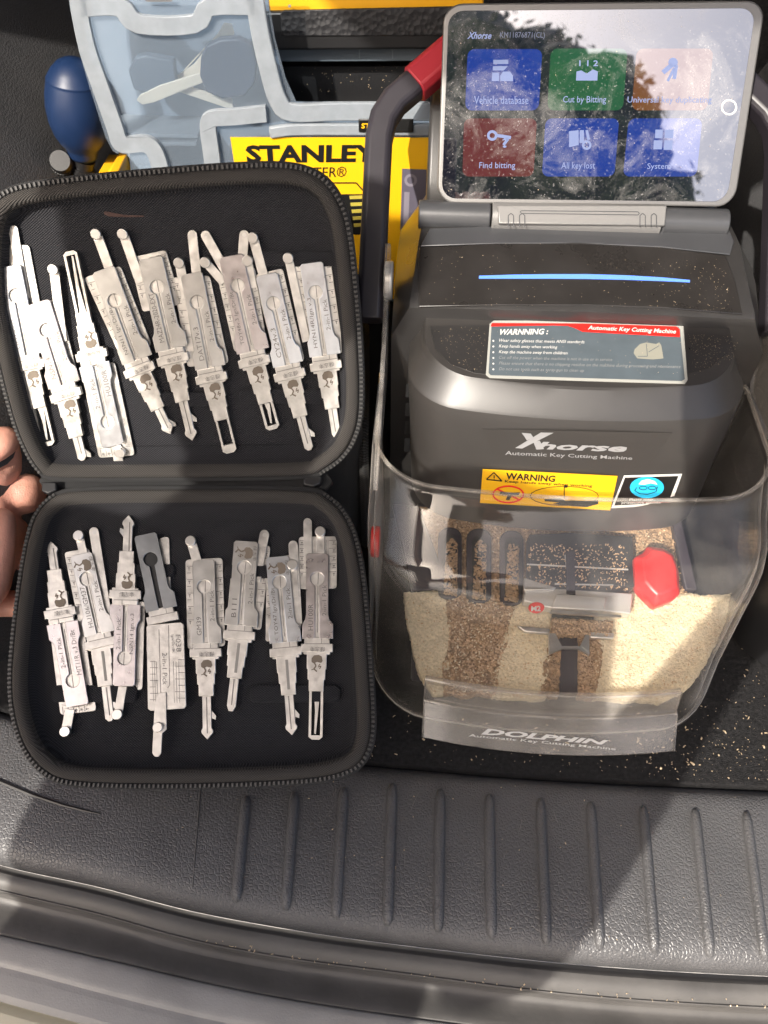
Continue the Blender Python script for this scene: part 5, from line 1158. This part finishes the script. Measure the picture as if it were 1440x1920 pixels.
def b(x, y, z): return Vector((px_ + x - 0.115 * max(0, z - 0.3), py_ - 0.08 + y + LY(z), z - max(0, z - 0.3) * 0.14))
N = {'pelvis': (b(0, 0, 0.26), (0.15, 0.10)), 'belly': (b(0, 0, 0.40), (0.14, 0.095)), 'chest': (b(0, 0.01, 0.60), (0.16, 0.10)), 'collar': (b(0, 0, 0.73), (0.12, 0.075)), 'neck': (b(0, 0.01, 0.79), 0.055), 'jaw': (b(0, 0.035, 0.85), 0.066), 'head': (b(0, 0.02, 0.93), (0.082, 0.098)), 'crown': (b(0, 0.01, 0.99), (0.07, 0.085)),
     'nose': (b(0, 0.125, 0.885), 0.014), 'brow': (b(0, 0.10, 0.92), 0.04), 'ear_l': (b(-0.085, 0.015, 0.90), 0.016), 'ear_r': (b(0.085, 0.015, 0.90), 0.016),
     'sh_l': (b(-0.19, 0, 0.71), 0.062), 'el_l': (Vector((-0.66, -0.12, 0.42)), 0.043), 'wr_l': (wr, 0.029), 'palm_l': (pm, (0.046, 0.034)),
     'sh_r': (b(0.185, 0.02, 0.75), 0.066), 'el_r': (Vector((-0.225, -0.35, 0.42)), 0.043), 'wr_r': (Vector((-0.02, -0.15, 0.50)), 0.027), 'palm_r': (Vector((0.03, -0.085, 0.52)), 0.030),
     'hip_l': (b(-0.09, 0, 0.18), 0.085), 'kn_l': (b(-0.10, 0.03, -0.20), 0.055), 'an_l': (b(-0.10, 0, -0.58), 0.038), 'to_l': (b(-0.11, 0.15, -0.62), 0.035),
     'hip_r': (b(0.09, 0, 0.18), 0.085), 'kn_r': (b(0.10, 0.03, -0.20), 0.055), 'an_r': (b(0.10, 0, -0.58), 0.038), 'to_r': (b(0.11, 0.15, -0.62), 0.035)}
E = [('pelvis', 'belly'), ('belly', 'chest'), ('chest', 'collar'), ('collar', 'neck'), ('neck', 'jaw'), ('jaw', 'head'), ('head', 'crown'), ('head', 'brow'), ('brow', 'nose'), ('head', 'ear_l'), ('head', 'ear_r'), ('collar', 'sh_l'), ('sh_l', 'el_l'), ('el_l', 'wr_l'), ('wr_l', 'palm_l'), ('collar', 'sh_r'), ('sh_r', 'el_r'), ('el_r', 'wr_r'), ('wr_r', 'palm_r'),
     ('pelvis', 'hip_l'), ('hip_l', 'kn_l'), ('kn_l', 'an_l'), ('an_l', 'to_l'), ('pelvis', 'hip_r'), ('hip_r', 'kn_r'), ('kn_r', 'an_r'), ('an_r', 'to_r')]
def chain(base, nm, pts):
    prev = base
    for i, (p, r) in enumerate(pts):
        k = f'{nm}{i}'; N[k] = (p, r); E.append((prev, k)); prev = k
# left hand: fingers reach behind the case, thumb lies along its edge
chain('palm_l', 'web', [(on(-32, 965, W, -0.036), 0.0370)])
chain('web0', 'index', [(on(-26, 895, U, -0.030), 0.0290), (on(-10, 845, U, -0.020), 0.0215), (on(6, 836, U, -0.015), 0.0175), (on(20, 856, U, -0.016), 0.0140)])
chain('web0', 'middle', [(on(16, 925, W, -0.036), 0.0225), (on(48, 922, W, -0.036), 0.0165), (on(80, 932, W, -0.034), 0.0130)])
chain('palm_l', 'ring', [(on(-30, 1060, W, -0.055), 0.016), (on(30, 1040, W, -0.058), 0.012), (on(90, 1045, W, -0.055), 0.010), (on(140, 1060, W, -0.05), 0.009)])
chain('palm_l', 'little', [(on(-40, 1130, W, -0.055), 0.014), (on(20, 1130, W, -0.058), 0.0105), (on(75, 1140, W, -0.055), 0.009), (on(110, 1150, W, -0.05), 0.008)])
chain('palm_l', 'thumb', [(on(-38, 1125, W, -0.016), 0.0215), (on(-16, 1065, W, -0.014), 0.0165), (on(-4, 1000, W, -0.013), 0.0125), (on(6, 950, W, -0.014), 0.0105)])
# right hand round the phone
pc = CAMP - FW * 0.022
for i, (nm, dx) in enumerate((('rindex', 0.03), ('rmiddle', 0.045), ('rring', 0.06), ('rlittle', 0.072))):
    a = Vector((dx, -0.07, 0.53)); chain('palm_r', nm, [(a, 0.011), (a + Vector((0.012, 0.02, 0.025)), 0.009), (a + Vector((0.004, 0.035, 0.045)), 0.008)])
chain('palm_r', 'rthumb', [(Vector((0.02, -0.10, 0.545)), 0.012), (Vector((0.03, -0.085, 0.57)), 0.010)])
skin('body', N, E, M_skin, per, 'pelvis')
SH = {k: (N[k][0], tuple(x + 0.014 for x in (N[k][1] if isinstance(N[k][1], tuple) else (N[k][1],) * 2))) for k in ('pelvis', 'belly', 'chest', 'collar', 'sh_l', 'sh_r')}
SH['sl_l'] = (N['sh_l'][0].lerp(N['el_l'][0], 0.75), 0.062); SH['sl_r'] = (N['sh_r'][0].lerp(N['el_r'][0], 0.75), 0.062)
skin('shirt', SH, [('pelvis', 'belly'), ('belly', 'chest'), ('chest', 'collar'), ('collar', 'sh_l'), ('collar', 'sh_r'), ('sh_l', 'sl_l'), ('sh_r', 'sl_r')], M_cloth, per, 'pelvis')
TR = {k: (N[k][0], tuple(x + 0.016 for x in (N[k][1] if isinstance(N[k][1], tuple) else (N[k][1],) * 2))) for k in ('pelvis', 'hip_l', 'hip_r', 'kn_l', 'kn_r', 'an_l', 'an_r')}
skin('trousers', TR, [('pelvis', 'hip_l'), ('hip_l', 'kn_l'), ('kn_l', 'an_l'), ('pelvis', 'hip_r'), ('hip_r', 'kn_r'), ('kn_r', 'an_r')], M_jean, per, 'pelvis')
HR = {'a': (b(0, -0.03, 0.90), (0.105, 0.10)), 'b_': (b(0, -0.01, 0.98), (0.105, 0.11)), 'c': (b(0, 0.0, 1.025), (0.075, 0.08))}  # hair enlarged to widen the head's shadow on the lid
skin('hair', HR, [('a', 'b_'), ('b_', 'c')], M_hair, per, 'a')
ph = top(MB().box(CAMP - FW * 0.014 + Vector((0, 0, -0.0)), RT * 0.038, UPV * 0.078, FW * 0.0045).build('phone', M_blk, None, bevel=0.003), 'black phone held over the boot taking the picture', 'phone')

# ------------------------------------------------------------------ an unseen tree, added so its dark crown darkens the tablet reflection
tr_ = thing('tree', 'broad dark green tree added out of view to darken the tablet reflection', 'tree', (-0.3, -8.3, gz))
base = Vector((-0.3, -8.3, gz))
tk = MB(); tk.tube([base, base + Vector((0.03, 0, 1.2)), base + Vector((-0.05, 0.05, 2.4)), base + Vector((0, 0, 5.6))], [0.24, 0.19, 0.15, 0.06], 12)
for k in range(9):
    a = k * 0.7 + 0.3; z0 = 1.7 + k * 0.28; p0 = base + Vector((0, 0, z0)); d = Vector((math.cos(a), math.sin(a), 0.6))
    tk.tube([p0, p0 + d * 0.8, p0 + d * 1.7 + Vector((0, 0, 0.3))], [0.08, 0.05, 0.02], 6)
tk.build('added_tree_trunk', mat('added_tree_bark', (0.08, 0.06, 0.045), 0.9, bump=[('noise', 30, 0.8, 0.02)]), tr_)
cr = MB(); rnd = random.Random(3); vs = []; fs = []
cc = base + Vector((0.55, 0, 5.3))
lumps = [(Vector((rnd.gauss(0, 1), rnd.gauss(0, 1), rnd.gauss(0, 1))).normalized() * rnd.uniform(0.35, 0.95)) for _ in range(190)]
for lp in lumps:
    c = cc + Vector((lp.x * 2.3, lp.y * 1.8, lp.z * 2.45)); r0 = rnd.uniform(0.45, 0.75)
    b0_ = len(vs)
    for i in range(5):
        for k in range(8): ph_ = math.pi * (i + 0.5) / 5; th_ = 2 * math.pi * k / 8; vs.append(c + Vector((math.sin(ph_) * math.cos(th_), math.sin(ph_) * math.sin(th_), math.cos(ph_))) * r0 * rnd.uniform(0.75, 0.95))
    fs += [(b0_ + i * 8 + k, b0_ + i * 8 + (k + 1) % 8, b0_ + (i + 1) * 8 + (k + 1) % 8, b0_ + (i + 1) * 8 + k) for i in range(4) for k in range(8)]
    for _ in range(130):
        d = Vector((rnd.gauss(0, 1), rnd.gauss(0, 1), rnd.gauss(0, 1))).normalized(); p = c + d * r0 * rnd.uniform(0.8, 1.03)
        n1 = (d + Vector((rnd.uniform(-.6, .6), rnd.uniform(-.6, .6), rnd.uniform(-.6, .6)))).normalized(); t = n1.orthogonal().normalized(); q = n1.cross(t); L0 = rnd.uniform(0.04, 0.09)
        b0_ = len(vs); vs += [p - t * L0, p + q * L0 * 0.5, p + t * L0, p - q * L0 * 0.5]; fs.append((b0_, b0_ + 1, b0_ + 2, b0_ + 3))
mesh('crown', vs, fs, mat('added_tree_leaf_green', (0.045, 0.075, 0.025), 0.6, var=0.4, varscale=1.5), tr_, smooth=False)
